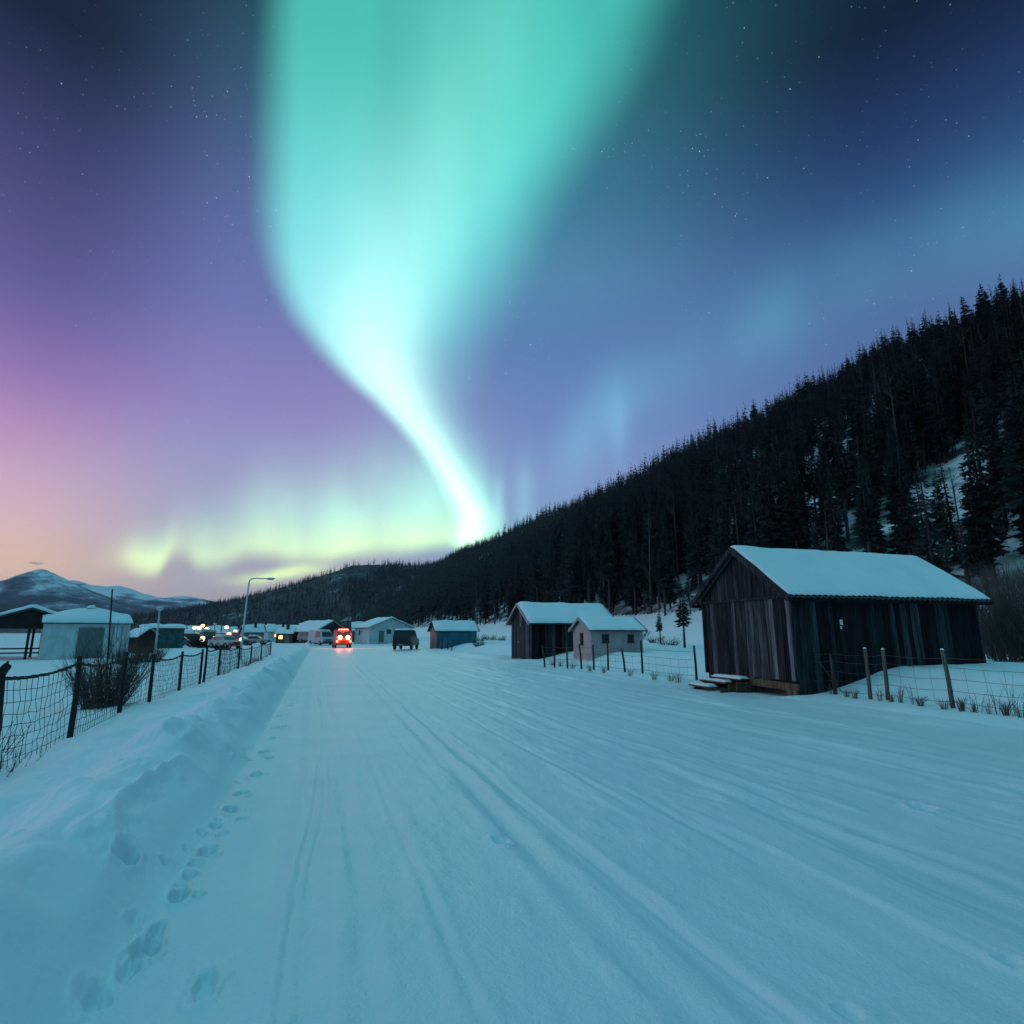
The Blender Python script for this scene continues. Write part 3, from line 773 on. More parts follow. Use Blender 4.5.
M_SIDE = plank_mat('dark_shaded_boards', [(.20, (.005, .005, .007)), (.44, (.018, .018, .022)), (.62, (.045, .045, .053)), (.88, (.13, .13, .145))])  # darker copy of the gable boards; side-wall shade put into the colour
M_BROWN = plank_mat('brown_timber', [(.2, (.08, .05, .03)), (.6, (.20, .135, .085)), (.9, (.30, .21, .14))])
M_POST = plank_mat('grey_post_wood', [(.2, (.04, .035, .03)), (.5, (.10, .085, .07)), (.8, (.20, .175, .15))])
M_DPOST = mat('dark_post', (.012, .012, .014), .9, lambda t, b: (t.links.new(cramp(t, nz(t, 20, 4), [(.3, (.007, .007, .009)), (.7, (.025, .024, .026))]), b.inputs['Base Color']), bump(t, b, nz(t, 30, 4), .6, .01)))
M_WIRE = mat('rusty_dark_wire', (.02, .02, .022), .7, lambda t, b: t.links.new(cramp(t, nz(t, 8, 3), [(.3, (.010, .010, .012)), (.7, (.035, .03, .028))]), b.inputs['Base Color']))
M_GWIRE = mat('grey_wire', (.05, .05, .055), .6, lambda t, b: t.links.new(cramp(t, nz(t, 8, 3), [(.3, (.03, .03, .034)), (.7, (.08, .08, .085))]), b.inputs['Base Color']))
M_TWIG = mat('brown_twigs', (.05, .038, .03), .95, lambda t, b: t.links.new(cramp(t, nz(t, 6, 3), [(.3, (.04, .03, .025)), (.7, (.13, .09, .068))]), b.inputs['Base Color']))
M_GRASS = mat('dry_grass', (.10, .08, .05), .95, lambda t, b: t.links.new(cramp(t, nz(t, 6, 3), [(.3, (.08, .06, .04)), (.7, (.24, .18, .12))]), b.inputs['Base Color']))
def paint(name, col, rough=.6, var=.18, sc=2.0):
    lo = tuple(c * (1 - var * 1.6) for c in col)
    def f(t, b):
        n = nz(t, sc, 7, stretch=(1, 1, .5), rough=.65)
        t.links.new(cramp(t, n, [(.35, lo), (.62, col)]), b.inputs['Base Color']); bump(t, b, nz(t, 18, 3), .15, .01)
    return mat(name, col, rough, f)
M_TIN = paint('dark_tin_roof', (.03, .033, .038), .5)
M_BEIGE = paint('beige_render', (.46, .36, .36), .85)
M_TEAL = paint('teal_painted_boards', (.03, .16, .23), .6, .3)
M_PINK = paint('faded_pink_boards', (.40, .24, .23), .8)
M_WHITEW = paint('white_painted_wall', (.62, .68, .70), .7)
M_GREYD = paint('grey_sheet_door', (.16, .165, .17), .6)
M_DARKW = paint('dark_brown_boards', (.035, .028, .027), .9, .35)
M_GREYW = paint('grey_board_wall', (.11, .11, .12), .9, .3)
M_GREENW = paint('green_board_wall', (.035, .12, .12), .8, .3)
M_TRIM = paint('pale_trim', (.38, .36, .35), .7)
M_GLASS = mat('dark_window_glass', (.03, .042, .055), .12, lambda t, b: bump(t, b, nz(t, 4, 2), .05, .01))
M_METAL = mat('galvanised_steel', (.5, .55, .56), .45, lambda t, b: t.links.new(cramp(t, nz(t, 7, 4), [(.3, (.42, .46, .48)), (.7, (.60, .65, .67))]), b.inputs['Base Color']), metallic=.15)
M_TYRE = mat('tyre_rubber', (.014, .014, .015), .9, lambda t, b: bump(t, b, nz(t, 40, 2), .3, .01))
M_RIM = mat('wheel_rim', (.22, .23, .24), .4, lambda t, b: bump(t, b, nz(t, 9, 2), .1, .01), metallic=.8)
M_BLACKP = mat('black_plastic', (.02, .02, .022), .5, lambda t, b: bump(t, b, nz(t, 30, 2), .1, .01))
def lampm(name, col, st): return mat(name, (.8, .8, .8), .3, None, emit=col, es=st)
M_LWARM = lampm('warm_lamp', (1.0, .62, .28), 14); M_LORANGE = lampm('orange_lamp', (1.0, .36, .08), 8); M_LWHITE = lampm('white_lamp', (1.0, .86, .62), 5)
M_LRED = lampm('red_lamp', (1.0, .13, .07), 10); M_LHOT = lampm('hot_amber_lamp', (1.0, .40, .16), 16); M_LOFF = mat('unlit_lamp_lens', (.35, .37, .38), .2, lambda t, b: bump(t, b, nz(t, 50, 1), .1, .01))
M_TAIL = mat('unlit_tail_lens', (.22, .01, .01), .3, lambda t, b: bump(t, b, nz(t, 50, 1), .1, .01))

# ------------------------------------------------------------------ snow blanket over a gabled or flat roof
def snow_roof(name, parent, x0, x1, half, ridge, slope, th, nx=40, ny=24, seed=1, lift=.0, scallop=0, yc=0.0, hump=None):
    xs = np.linspace(x0, x1, nx); vs_ = np.linspace(-1, 1, ny)
    X, V_ = np.meshgrid(xs, vs_, indexing='ij'); Y = V_ * half
    if scallop: Y = Y + np.where(np.abs(V_) > .99, np.sign(V_) * scallop * np.sin(X * 2 * math.pi / .2 + .5), 0) + np.where(np.abs(V_) > .99, np.sign(V_) * .02 * fbm(X * 2.1, Y * 0, 2, seed + 3), 0)
    X = X + np.where((X < x0 + .001) | (X > x1 - .001), .035 * fbm(Y * 1.7, X, 3, seed + 5), 0)
    Y = Y + np.where(np.abs(V_) > .99, np.sign(V_) * .045 * fbm(X * 1.1, Y * 0, 3, seed + 6), 0)
    under = ridge - np.sqrt(Y * Y + (.06 if slope > .02 else 0) ** 2) * slope + lift
    ex = np.clip(np.minimum(X - x0, x1 - X), 0, None); ey = half - np.abs(V_) * half
    edge = np.clip(np.minimum(ex / (th * 1.1), 1), 0, 1); edy = np.clip(np.minimum(ey / (th * 1.3), 1), 0, 1)
    T = th * (np.sqrt(1 - (1 - edge) ** 2) * .75 + .25) * (np.sqrt(1 - (1 - edy) ** 2) * .75 + .25)
    T = T * (1 + .55 * fbm(X * .8, Y * .8, 3, seed)) + .012 * fbm(X * 3, Y * 3, 3, seed + 7)
    if hump: T = T + hump[1] * np.exp(-((X - hump[0]) / hump[2]) ** 2) * np.sqrt(np.clip(edge * edy, 0, 1)) * (1 - np.abs(V_)) ** .6
    T = np.maximum(T, .02)
    top = np.stack([X, Y + yc, under + T], -1).reshape(-1, 3); bot = np.stack([X, Y + yc, under], -1).reshape(-1, 3)
    n = nx * ny; F_ = []
    for i in range(nx - 1):
        for j in range(ny - 1):
            a = i * ny + j; F_.append((a, a + ny, a + ny + 1, a + 1)); F_.append((n + a, n + a + 1, n + a + ny + 1, n + a + ny))
    for i in range(nx - 1):
        a = i * ny; b_ = a + ny; F_.append((a, n + a, n + b_, b_)); a += ny - 1; b_ += ny - 1; F_.append((a, b_, n + b_, n + a))
    for j in range(ny - 1):
        a = j; F_.append((a, a + 1, n + a + 1, n + a)); a = (nx - 1) * ny + j; F_.append((a, n + a, n + a + 1, a + 1))
    return link(name, np_mesh(name, np.concatenate([top, bot]), F_, [M_SNOW], smooth=True), parent)

def roof_slabs(x0, x1, half, ridge, slope, th, corr=0, yc=0.0):
    """both roof planes as one mesh; corr = corrugation amplitude"""
    mb = MB()
    for sg in (-1, 1):
        n = max(2, int((x1 - x0) / .025)) if corr else 2
        vs = []; fs = []
        for i in range(n):
            x = x0 + (x1 - x0) * i / (n - 1); w = corr * math.sin(x * 2 * math.pi / .2)
            for y, z in ((0, ridge), (sg * half, ridge - half * slope)):
                vs.append((x, y + yc, z + w)); vs.append((x, y + yc, z + w - th))
        for i in range(n - 1):
            a = i * 4; b_ = a + 4
            fs += [(a, a + 2, b_ + 2, b_), (a + 1, b_ + 1, b_ + 3, a + 3), (a + 2, a + 3, b_ + 3, b_ + 2)]
        fs += [(0, 1, 3, 2), ((n - 1) * 4, (n - 1) * 4 + 2, (n - 1) * 4 + 3, (n - 1) * 4 + 1)]
        mb.add(vs, fs, .4)
    return mb

def window(parent, x, y, z, w, h, face, frame_m=None):
    """face: 'x-' on the gable at x, 'y-' on the long wall"""
    fr = MB(); pn = MB(); t_ = .05
    def bx(mb, cx_, cz_, ww, hh, d, off):
        if face == 'x-': mb.box((x - off, y + cx_, z + cz_), (d, ww, hh))
        else: mb.box((x + cx_, y - off, z + cz_), (ww, d, hh))
    bx(fr, 0, h / 2, w + .1, t_, .07, .02); bx(fr, 0, -h / 2, w + .14, t_, .10, .03); bx(fr, -w / 2, 0, t_, h - t_, .07, .02); bx(fr, w / 2, 0, t_, h - t_, .07, .02); bx(fr, 0, 0, .03, h - t_, .05, .02)
    o = fr.build('window', frame_m or M_DARKW, parent); bx(pn, 0, 0, w - t_, h - t_, .02, .012); pn.build('pane', M_GLASS, o); return o
def door(parent, x, y, z, w, h, face, m):
    d = MB()
    if face == 'x-': d.box((x - .03, y, z + h / 2), (.06, w, h)); 
    else: d.box((x, y - .03, z + h / 2), (w, .06, h))
    o = d.build('door', m, parent, .01); k = MB()
    if face == 'x-': k.box((x - .09, y + w * .35, z + h * .5), (.06, .03, .12))
    else: k.box((x + w * .35, y - .09, z + h * .5), (.03, .06, .12))
    k.build('handle', M_METAL, o); return o

def cabin(name, label, cat, q, s, z0, L, Wd, hw, rise, over, wall_m, gable_m=None, rz=0.0, roof_m=None, snow=.14, xy=None, boards=False, group=None, trim=None, hump=None):
    x, y = xy if xy else W2(q, s)
    e = empty(name, (x, y, z0), PHI + rz, label, cat, group)
    b = Wd / 2; hr = hw + rise; slope = rise / b
    for yy in (0, Wd):
        long = MB()
        if boards:
            n = int(L / .22)
            for i in range(n): long.box((L * (i + .5) / n, yy + random.uniform(-.006, .006), hw / 2 - .2), (L / n - .008, .05, hw + .4), tone=random.random())
            long.box((L / 2, yy + (.035 if yy == 0 else -.035), hw / 2 - .2), (L - .02, .02, hw + .38), tone=.1)
        else: long.box((L / 2, yy + (.04 if yy == 0 else -.04), hw / 2 - .3), (L - .162, .08, hw + .6))
        long.build('wall', wall_m, e)
    for xx in (0, L):
        gb = MB()
        if boards:
            n = int(Wd / .22)
            for i in range(n):
                y0 = Wd * i / n + .004; y1 = Wd * (i + 1) / n - .004; zt = lambda v: hw + (b - abs(v - b)) * slope - .03
                o_ = random.uniform(-.006, .006); x_a, x_b = xx - .025 + o_, xx + .025 + o_
                gb.prism([(y0, -.4), (y1, -.4), (y1, zt(y1)), (y0, zt(y0))], x_a, x_b, 'x', tone=random.random())
        else:
            gb.prism([(0.0, -.6), (Wd, -.6), (Wd, hw - .02), (b, hr - .02), (0, hw - .02)], xx if xx == 0 else xx - .08, xx + .08 if xx == 0 else xx, 'x')
        gb.build('gable_wall', gable_m or wall_m, e)
    rf = roof_slabs(-over, L + over, b + over, hr + .06, slope, .06, yc=b).build('roof', roof_m or M_TIN, e)
    ln = math.hypot(b + over, (b + over) * slope); an = math.atan(slope)
    for xx in (-over - .022, L + over + .022):
        fc = MB()
        for sg in (-1, 1): fc.box((xx, b + sg * (b + over) / 2, hr + .02 - (b + over) * slope / 2), (.04, ln, .14), Matrix.Rotation(-sg * an, 3, 'X'), tone=.45)
        fc.build('fascia', trim or M_DARKW, e)
    if snow: snow_roof('snow', rf, -over + .03, L + over - .03, b + over - .02, hr + .065, slope, snow, 24, 15, seed=int(abs(q * 7 + s)) % 90, yc=b, hump=hump)
    return e

# ================================================================== THE BARN
BQ, BS, BL, BW = 12.35, 13.55, 7.05, 3.95
bx0, by0 = W2(BQ, BS)
barn = empty('barn', (bx0, by0, 0), PHI, 'large weathered dark board barn with snowy roof beside the road', 'barn')
HWALL, RISE = 2.82, 1.42; b = BW / 2; SL = RISE / b
# gable facing the road: lower wide boards of uneven width
g = MB(); y = 0.0
while y < BW - .05:
    w = random.choice([.15, .19, .22, .25, .17]); w = min(w, BW - y)
    zb = .42 + random.uniform(-.03, .03)
    tone = random.choice([.15, .3, .4, .5, .62, .75, .92, .25, .55])
    g.box((-.02 + random.uniform(-.010, .010), y + w / 2, (zb + HWALL - .06) / 2), (.032, w - .012, HWALL - .06 - zb), Matrix.Rotation(random.uniform(-.006, .006), 3, 'X'), tone=tone)
    y += w
g.box((.012, BW / 2, 1.6), (.02, BW - .1, 2.36), tone=.05)
g.build('gable_wall', M_BARN, barn)
g = MB(); y = 0.05
while y < BW - .05:
    w = random.choice([.16, .2, .23]); w = min(w, BW - .05 - y); zt = lambda v: HWALL + (b - abs(v - b)) * SL - .03
    y0, y1 = y + .006, y + w - .006; o_ = random.uniform(-.008, .008)
    g.prism([(y0, HWALL - .10), (y1, HWALL - .10), (y1, max(zt(y1), HWALL - .08)), (y0, max(zt(y0), HWALL - .08))], -.075 + o_, -.045 + o_, 'x', tone=random.choice([.2, .3, .42, .55, .35]))
    y += w
g.prism([(.05, HWALL - .08), (BW - .05, HWALL - .08), (b, HWALL + RISE - .08)], -.038, -.02, 'x', tone=.05)
g.build('gable_peak_boards', M_BARN, barn)
MB().box((-.095, BW / 2, HWALL - .10), (.03, BW + .06, .07), tone=.35).build('band_board', M_BARN, barn)
# long wall facing the camera, the far long wall and back gable
def long_wall(yy, sgn):
    g = MB(); x = 0.0
    while x < BL - .03:
        w = random.choice([.14, .18, .2, .24, .16]); w = min(w, BL - x)
        tone = random.choice([.1, .2, .3, .4, .45, .55, .66, .85, .2, .5])
        lean = .025 * (x / BL) + random.uniform(-.008, .008)
        g.box((x + w / 2 + lean * .5, yy + sgn * random.uniform(-.002, .014), 1.42), (w - .010, .03, HWALL - .02 + .2), Matrix.Rotation(-lean, 3, 'Y'), tone=tone)
        x += w
    g.box((BL / 2, yy - sgn * .028, 1.4), (BL - .06, .016, 2.76), tone=.03)
    return g
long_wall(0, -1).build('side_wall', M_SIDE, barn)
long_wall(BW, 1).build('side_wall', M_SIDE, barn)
g = MB(); n = 19
for i in range(n):
    y0 = BW * i / n + .005; y1 = BW * (i + 1) / n - .005; zt = lambda v: HWALL + (b - abs(v - b)) * SL - .03
    g.prism([(y0, .2), (y1, .2), (y1, zt(y1)), (y0, zt(y0))], BL, BL + .03, 'x', tone=random.random() * .6)
g.prism([(.03, .3), (BW - .03, .3), (BW - .03, HWALL - .04), (b, HWALL + RISE - .08), (.03, HWALL - .04)], BL - .02, BL - .003, 'x', tone=.05)
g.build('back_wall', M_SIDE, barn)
for yy in (-.03, BW + .03): MB().box((-.045, yy, 1.63), (.10, .07, 2.36), tone=.42).build('corner_board', M_BARN, barn)
OV = .36
rf = roof_slabs(-OV, BL + .28, b + .30, HWALL + RISE + .10, SL, .03, corr=.022, yc=b).build('roof', M_TIN, barn)
snow_roof('snow', rf, -OV + .05, BL + .24, b + .27, HWALL + RISE + .13, SL, .085, 230, 34, seed=5, scallop=.016, yc=b)
ln = math.hypot(b + .3, (b + .3) * SL); an = math.atan(SL)
for xx in (-OV - .02, BL + .30):
    fc = MB()
    for sg in (-1, 1): fc.box((xx, b + sg * (b + .3) / 2, HWALL + RISE + .02 - (b + .3) * SL / 2), (.035, ln, .13), Matrix.Rotation(-sg * an, 3, 'X'), tone=.4)
    fc.build('fascia', M_BARN, barn)
ed = MB()
for yy in (-.27, BW + .27): ed.box((BL / 2 - .04, yy, HWALL + RISE - (b + .27) * SL - .01), (BL + .58, .03, .10), tone=.2)
ed.build('eave_board', M_SIDE, barn)
rfr = MB()
for i in range(11):
    x = .1 + i * (BL - .2) / 10
    for sg in (-1, 1): rfr.box((x, b + sg * (b + .22) / 2, HWALL + RISE - .03 - (b + .22) * SL / 2), (.05, ln * .94, .09), Matrix.Rotation(-sg * an, 3, 'X'), tone=.3)
rfr.build('rafters', M_SIDE, barn)
fd = MB()
fd.box((-.01, .95, .30), (.09, 1.95, .20), Matrix.Rotation(.02, 3, 'X'), tone=.6); fd.box((-.01, 2.92, .31), (.09, 1.9, .2), Matrix.Rotation(-.012, 3, 'X'), tone=.4)
fd.box((.03, .22, .10), (.22, .40, .24), tone=.7); fd.box((.03, 3.70, .08), (.22, .34, .26), tone=.3); fd.box((.05, 2.0, .08), (.2, .26, .26), tone=.25)
fd.build('foundation_timber', M_BROWN, barn)
MB().box((BL / 2, BW / 2, .42), (BL - .1, BW - .1, .04), tone=.1).build('floor', M_SIDE, barn)
sg_ = MB(); sg_.box((1.62, -.045, 2.02), (.10, .012, .15), Matrix.Rotation(.04, 3, 'Y')).box((1.60, -.042, 1.88), (.06, .01, .08)); 
M_PAPER = mat('white_enamel_tag', (.75, .77, .78), .5, lambda t, b: t.links.new(cramp(t, nz(t, 14, 3), [(.35, (.3, .3, .3)), (.5, (.75, .77, .78))]), b.inputs['Base Color']))
o = sg_.build('wall_tag', M_PAPER, barn); o['label'] = 'small pale tag nailed to the dark side wall'

# steps of snowy planks in front of the gable
sx, sy = W2(BQ - .42, BS + 2.85)
steps = empty('wooden_steps', (sx, sy, 0), PHI, 'low wooden steps heaped with snow in front of the barn gable', 'steps')
for i, (dx, dy, zt_, ln_, wd_) in enumerate([(.20, -.25, .36, 1.45, .34), (-.10, .05, .25, 1.30, .30), (-.42, .28, .10, 1.05, .34)]):
    tr = MB().box((dx, dy, zt_), (wd_, ln_, .045), Matrix.Rotation(.02 * (i - 1), 3, 'X'), tone=.4).build('tread', M_BROWN, steps, .006)
    snow_roof('snow', tr, dx - wd_ / 2 + .01, dx + wd_ / 2 - .01, ln_ / 2 - .02, zt_ + .022, 0.0, .075, 10, 22, seed=60 + i, yc=dy)
for yy in (-.75, .55):
    MB().prism([(.38, .0), (.38, .36), (.05, .34), (.05, .23), (-.25, .22), (-.25, .08), (-.55, .07), (-.55, -.05)], yy - .02, yy + .02, 'y', tone=.3).build('stringer', M_BROWN, steps)
MB().box((.12, -.95, .14), (.5, .05, .34), Matrix.Rotation(.25, 3, 'X'), tone=.3).build('side_board', M_BROWN, steps)

# ================================================================== second row on the right
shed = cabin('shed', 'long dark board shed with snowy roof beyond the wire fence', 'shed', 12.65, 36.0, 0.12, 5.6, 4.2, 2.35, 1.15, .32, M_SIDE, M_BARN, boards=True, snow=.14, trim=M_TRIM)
for yy in (1.1, 2.6): MB().box((-.05, yy, 1.15), (.04, .09, 2.1), tone=.85).build('batten', M_POST, shed)
door(shed, -.03, 1.85, .1, 1.3, 1.95, 'x-', M_DARKW)
hz0 = H(*W2(15, 32))
hut = cabin('hut', 'small beige hut with two dark windows and snowy roof', 'hut', 14.1, 30.4, .72, 3.15, 2.45, 1.22, .62, .20, M_BEIGE, trim=M_TRIM, snow=.09)
window(hut, .85, 0, .72, .34, .42, 'y-'); window(hut, 2.4, 0, .72, .30, .40, 'y-'); window(hut, 0, 1.2, .70, .26, .62, 'x-')
tx, ty = at(436, 649, .1)
teal = cabin('shed', 'blue boarded shed with pink end wall and snow on its roof', 'shed', 0, 0, .35, 4.6, 3.2, 1.75, .95, .25, M_TEAL, M_PINK, xy=(tx, ty), snow=.16, rz=.04)
st_ = MB().tube([(2.4, 1.6, 2.2), (2.4, 1.6, 3.35)], .10, 8); st_.build('stove_pipe', M_METAL, teal)
for i in range(4):
    MB().box((.2 + i * 1.4, .12, -.1), (.14, .14, .9)).build('stilt', M_DARKW, teal)

# the white house and its neighbours at the end of the road
wx, wy = at(370, 643.5, .0)
wh = cabin('house', 'white gabled house with a small dark window at the end of the road', 'house', 0, 0, .1, 7.0, 8.0, 2.8, 1.6, .45, M_WHITEW, trim=M_TRIM, xy=(wx - 2.9, wy), rz=math.radians(-72), snow=.22)
window(wh, 7.07, 5.2, 2.0, 1.2, .85, 'x-', M_DARKW); window(wh, 2.6, 0, 1.9, .9, .9, 'y-', M_DARKW); door(wh, 7.08, 2.2, .15, .95, 2.0, 'x-', M_GREYD); window(wh, 7.07, 3.6, 2.0, .7, .7, 'x-', M_DARKW)
bx_, by_ = bearing(334, 122)
dk = cabin('house', 'dark brown cabin with a long snowy lean roof left of the red van', 'house', 0, 0, .1, 8.5, 6.2, 2.2, 1.7, .5, paint('reddish_brown_boards', (.09, .045, .038), .9, .3), xy=(bx_ - 7.2, by_ - 3), rz=math.radians(-58), snow=.22, trim=M_TRIM)
door(dk, 8.58, 3.2, .1, 1.6, 1.9, 'x-', M_GREYW)
bx_, by_ = bearing(353, 138)
nb = cabin('house', 'low dark red-walled house between the red van and the white house', 'house', 0, 0, .1, 7.0, 6.0, 2.4, 1.7, .4, paint('dark_red_boards', (.10, .03, .03)), xy=(bx_, by_), rz=math.radians(0), snow=.25)
window(nb, 2.0, 0, 1.5, .8, .8, 'y-')
bx_, by_ = bearing(388, 150)
# white shed and annex before the white house
bx_, by_ = bearing(360, 112)
an_ = cabin('garage', 'small white garage attached to nothing beside the white house', 'garage', 0, 0, .1, 3.6, 4.2, 2.1, .5, .15, M_WHITEW, xy=(bx_, by_), rz=math.radians(-20), snow=.15)
an_['label'] = 'small white garage with a dark door between red van and white house'
door(an_, 0, 2.1, .1, 2.2, 1.7, 'x-', M_GREYD); door(an_, 1.8, 0, .1, 1.9, 1.7, 'y-', M_GREYD)
M_LITWIN = lampm('lit_window', (1.0, .55, .22), 2.2)
for i, (px, dist, L, Wd, hw, rise, rz, m, lab) in enumerate([
    (304, 146, 6, 5, 2.4, 1.6, .5, M_BROWN, 'brown timber cabin peeking over the low outbuilding'),
    (244, 140, 4, 4, 2.1, 1.3, .3, M_PINK, 'small pinkish cabin directly behind the street lamp pole'),
    (276, 120, 3, 3, 1.8, .9, -.3, M_BROWN, 'tiny brown shack between the white cabin and the grey cabin'),
    (284, 135, 6, 5, 2.1, 1.2, -.2, M_GREYW, 'grey cabin with snowy roof at the left end of the village row'),
    (268, 150, 6, 5, 2.2, 1.4, .3, M_WHITEW, 'far white cabin just right of the street lamp'),
    (252, 165, 5, 5, 2.2, 1.8, .1, M_WHITEW, 'tiny distant white cabin with steep roof behind the street lamp'),
    (296, 128, 5, 4, 2.0, .9, -.2, M_DARKW, 'low brown outbuilding next to the dark brown cabin'),
    (170, 120, 9, 5, 2.0, .9, .2, M_GREYW, 'long grey shed with snowy roof left of the village lights'),
    (192, 150, 7, 5, 2.2, 1.0, .2, M_DARKW, 'dark cabin just behind the orange village lamps'),
    (218, 160, 7, 5, 2.0, 1.2, .0, M_GREYW, 'distant grey cabin behind the parked cars of the village')]):
    x, y = bearing(px, dist); c_ = cabin('cabin', lab, 'cabin', 0, 0, .05, L, Wd, hw, rise, .3, m, xy=(x, y), rz=rz, snow=.22, group='cabins in the distant village')
    w_ = window(c_, L * .3, 0, hw * .6, .8, .7, 'y-'); door(c_, L * .7, 0, 0, .9, 1.8, 'y-', M_GREYD)
    if i in (2, 4, 8, 9):
        for ch in w_.children: ch.data.materials[0] = M_LITWIN
    MB().box((L * .6, Wd * .3, hw + rise + .1), (.45, .45, 1.1)).build('chimney', M_DARKW, c_)

# ================================================================== left field buildings
x, y = bearing(43, 53)
lw_ = cabin('outbuilding', 'pale wooden outbuilding with a big grey door and snow-heaped roof', 'outbuilding', 0, 0, -.1, 5.1, 4.0, 2.55, .55, .18, M_WHITEW, xy=(x, y), rz=math.radians(22), snow=.20, hump=(2.7, .45, 1.4))
door(lw_, 2.75, 0, .05, 1.55, 2.2, 'y-', M_GREYD)
for xx in (4.05, 4.6): MB().box((xx, -.03, 1.2), (.10, .04, 2.3)).build('batten', M_TRIM, lw_)
MB().box((2.7, 2.0, 3.40), (.45, .45, .55)).build('chimney', M_GREYW, lw_, .02)
cap = bpy.data.objects.new('x', None); bpy.data.objects.remove(cap)
snow_roof('snow', [c for c in lw_.children if c.name.startswith('chimney')][0], 2.42, 2.98, .30, 3.67, 0.0, .20, 12, 12, seed=44, yc=2.0)
# open carport with a dark gable
x, y = bearing(-36, 55)
cpz = -.05
cp = empty('carport', (x, y, cpz), PHI + math.radians(18), 'open pole carport with dark gable and snow on its roof', 'carport')
b_ = 3.0; hwc, rc = 2.35, 1.25
for xx in (.2, 3.4, 6.6):
    for yy in (.2, 5.8): MB().box((xx, yy, hwc / 2), (.16, .16, hwc)).build('post', M_DARKW, cp)
# ridge runs away from the road towards the field; the gable faces the camera
def carport_roof():
    mb = MB()
    W_, D_ = 7.4, 6.6; hw2 = W_ / 2
    for sg in (-1, 1):
        xa = 3.4; xb = 3.4 + sg * hw2; z1, z0 = hwc + rc, hwc - .1
        mb.add([(xa, -.3, z1), (xb, -.3, z0), (xb, D_, z0), (xa, D_, z1), (xa, -.3, z1 - .1), (xb, -.3, z0 - .1), (xb, D_, z0 - .1), (xa, D_, z1 - .1)], [(0, 1, 2, 3), (4, 7, 6, 5), (0, 4, 5, 1), (1, 5, 6, 2), (2, 6, 7, 3)])
    return mb
cr_ = carport_roof().build('roof', M_TIN, cp)
gbm = MB(); gbm.prism([(-.1, hwc - .12), (6.9, hwc - .12), (3.4, hwc + rc - .12)], .05, .11, 'y'); gbm.prism([(-.1, hwc - .12), (6.9, hwc - .12), (3.4, hwc + rc - .12)], 6.2, 6.26, 'y'); gbm.build('gable_wall', M_DARKW, cp)
MB().box((3.4, .0, hwc - .14), (7.0, .08, .2)).build('beam', M_DARKW, cp)
rl = MB(); rl.box((3.4, .2, .75), (6.3, .08, .10)); rl.box((3.4, .2, .45), (6.3, .08, .10)); rl.build('rail', M_DARKW, cp)
so = bpy.data.objects.new('snow', None); bpy.data.objects.remove(so)
s_o = snow_roof('snow', cr_, -.28, 6.55, 3.68, hwc + rc + .005, (rc + .1) / 3.7, .22, 22, 22, seed=33)
# the blanket is built along x: turn it so its ridge runs along y
for v in s_o.data.vertices: v.co = (3.4 + v.co.y, v.co.x, v.co.z)
s_o.data.flip_normals()
# small flat-roofed green-blue store
x, y = bearing(141, 84)
gs = cabin('store', 'small green flat-topped store with snow cap behind the outbuilding', 'store', 0, 0, .0, 4.5, 3.4, 2.35, .25, .25, M_GREENW, xy=(x, y), rz=math.radians(16), snow=.30)
window(gs, 1.2, 0, 1.4, .6, .6, 'y-'); door(gs, 3.2, 0, .1, .85, 1.9, 'y-', M_GREENW)
x, y = bearing(126, 66)
ls = cabin('woodshed', 'dark woodshed with steep snowy lean roof between outbuilding and green store', 'woodshed', 0, 0, .0, 1.7, 1.8, 1.5, .6, .25, M_DARKW, xy=(x, y), rz=math.radians(-40), snow=.2)
door(ls, 0, .9, 0, .9, 1.3, 'x-', M_DARKW)

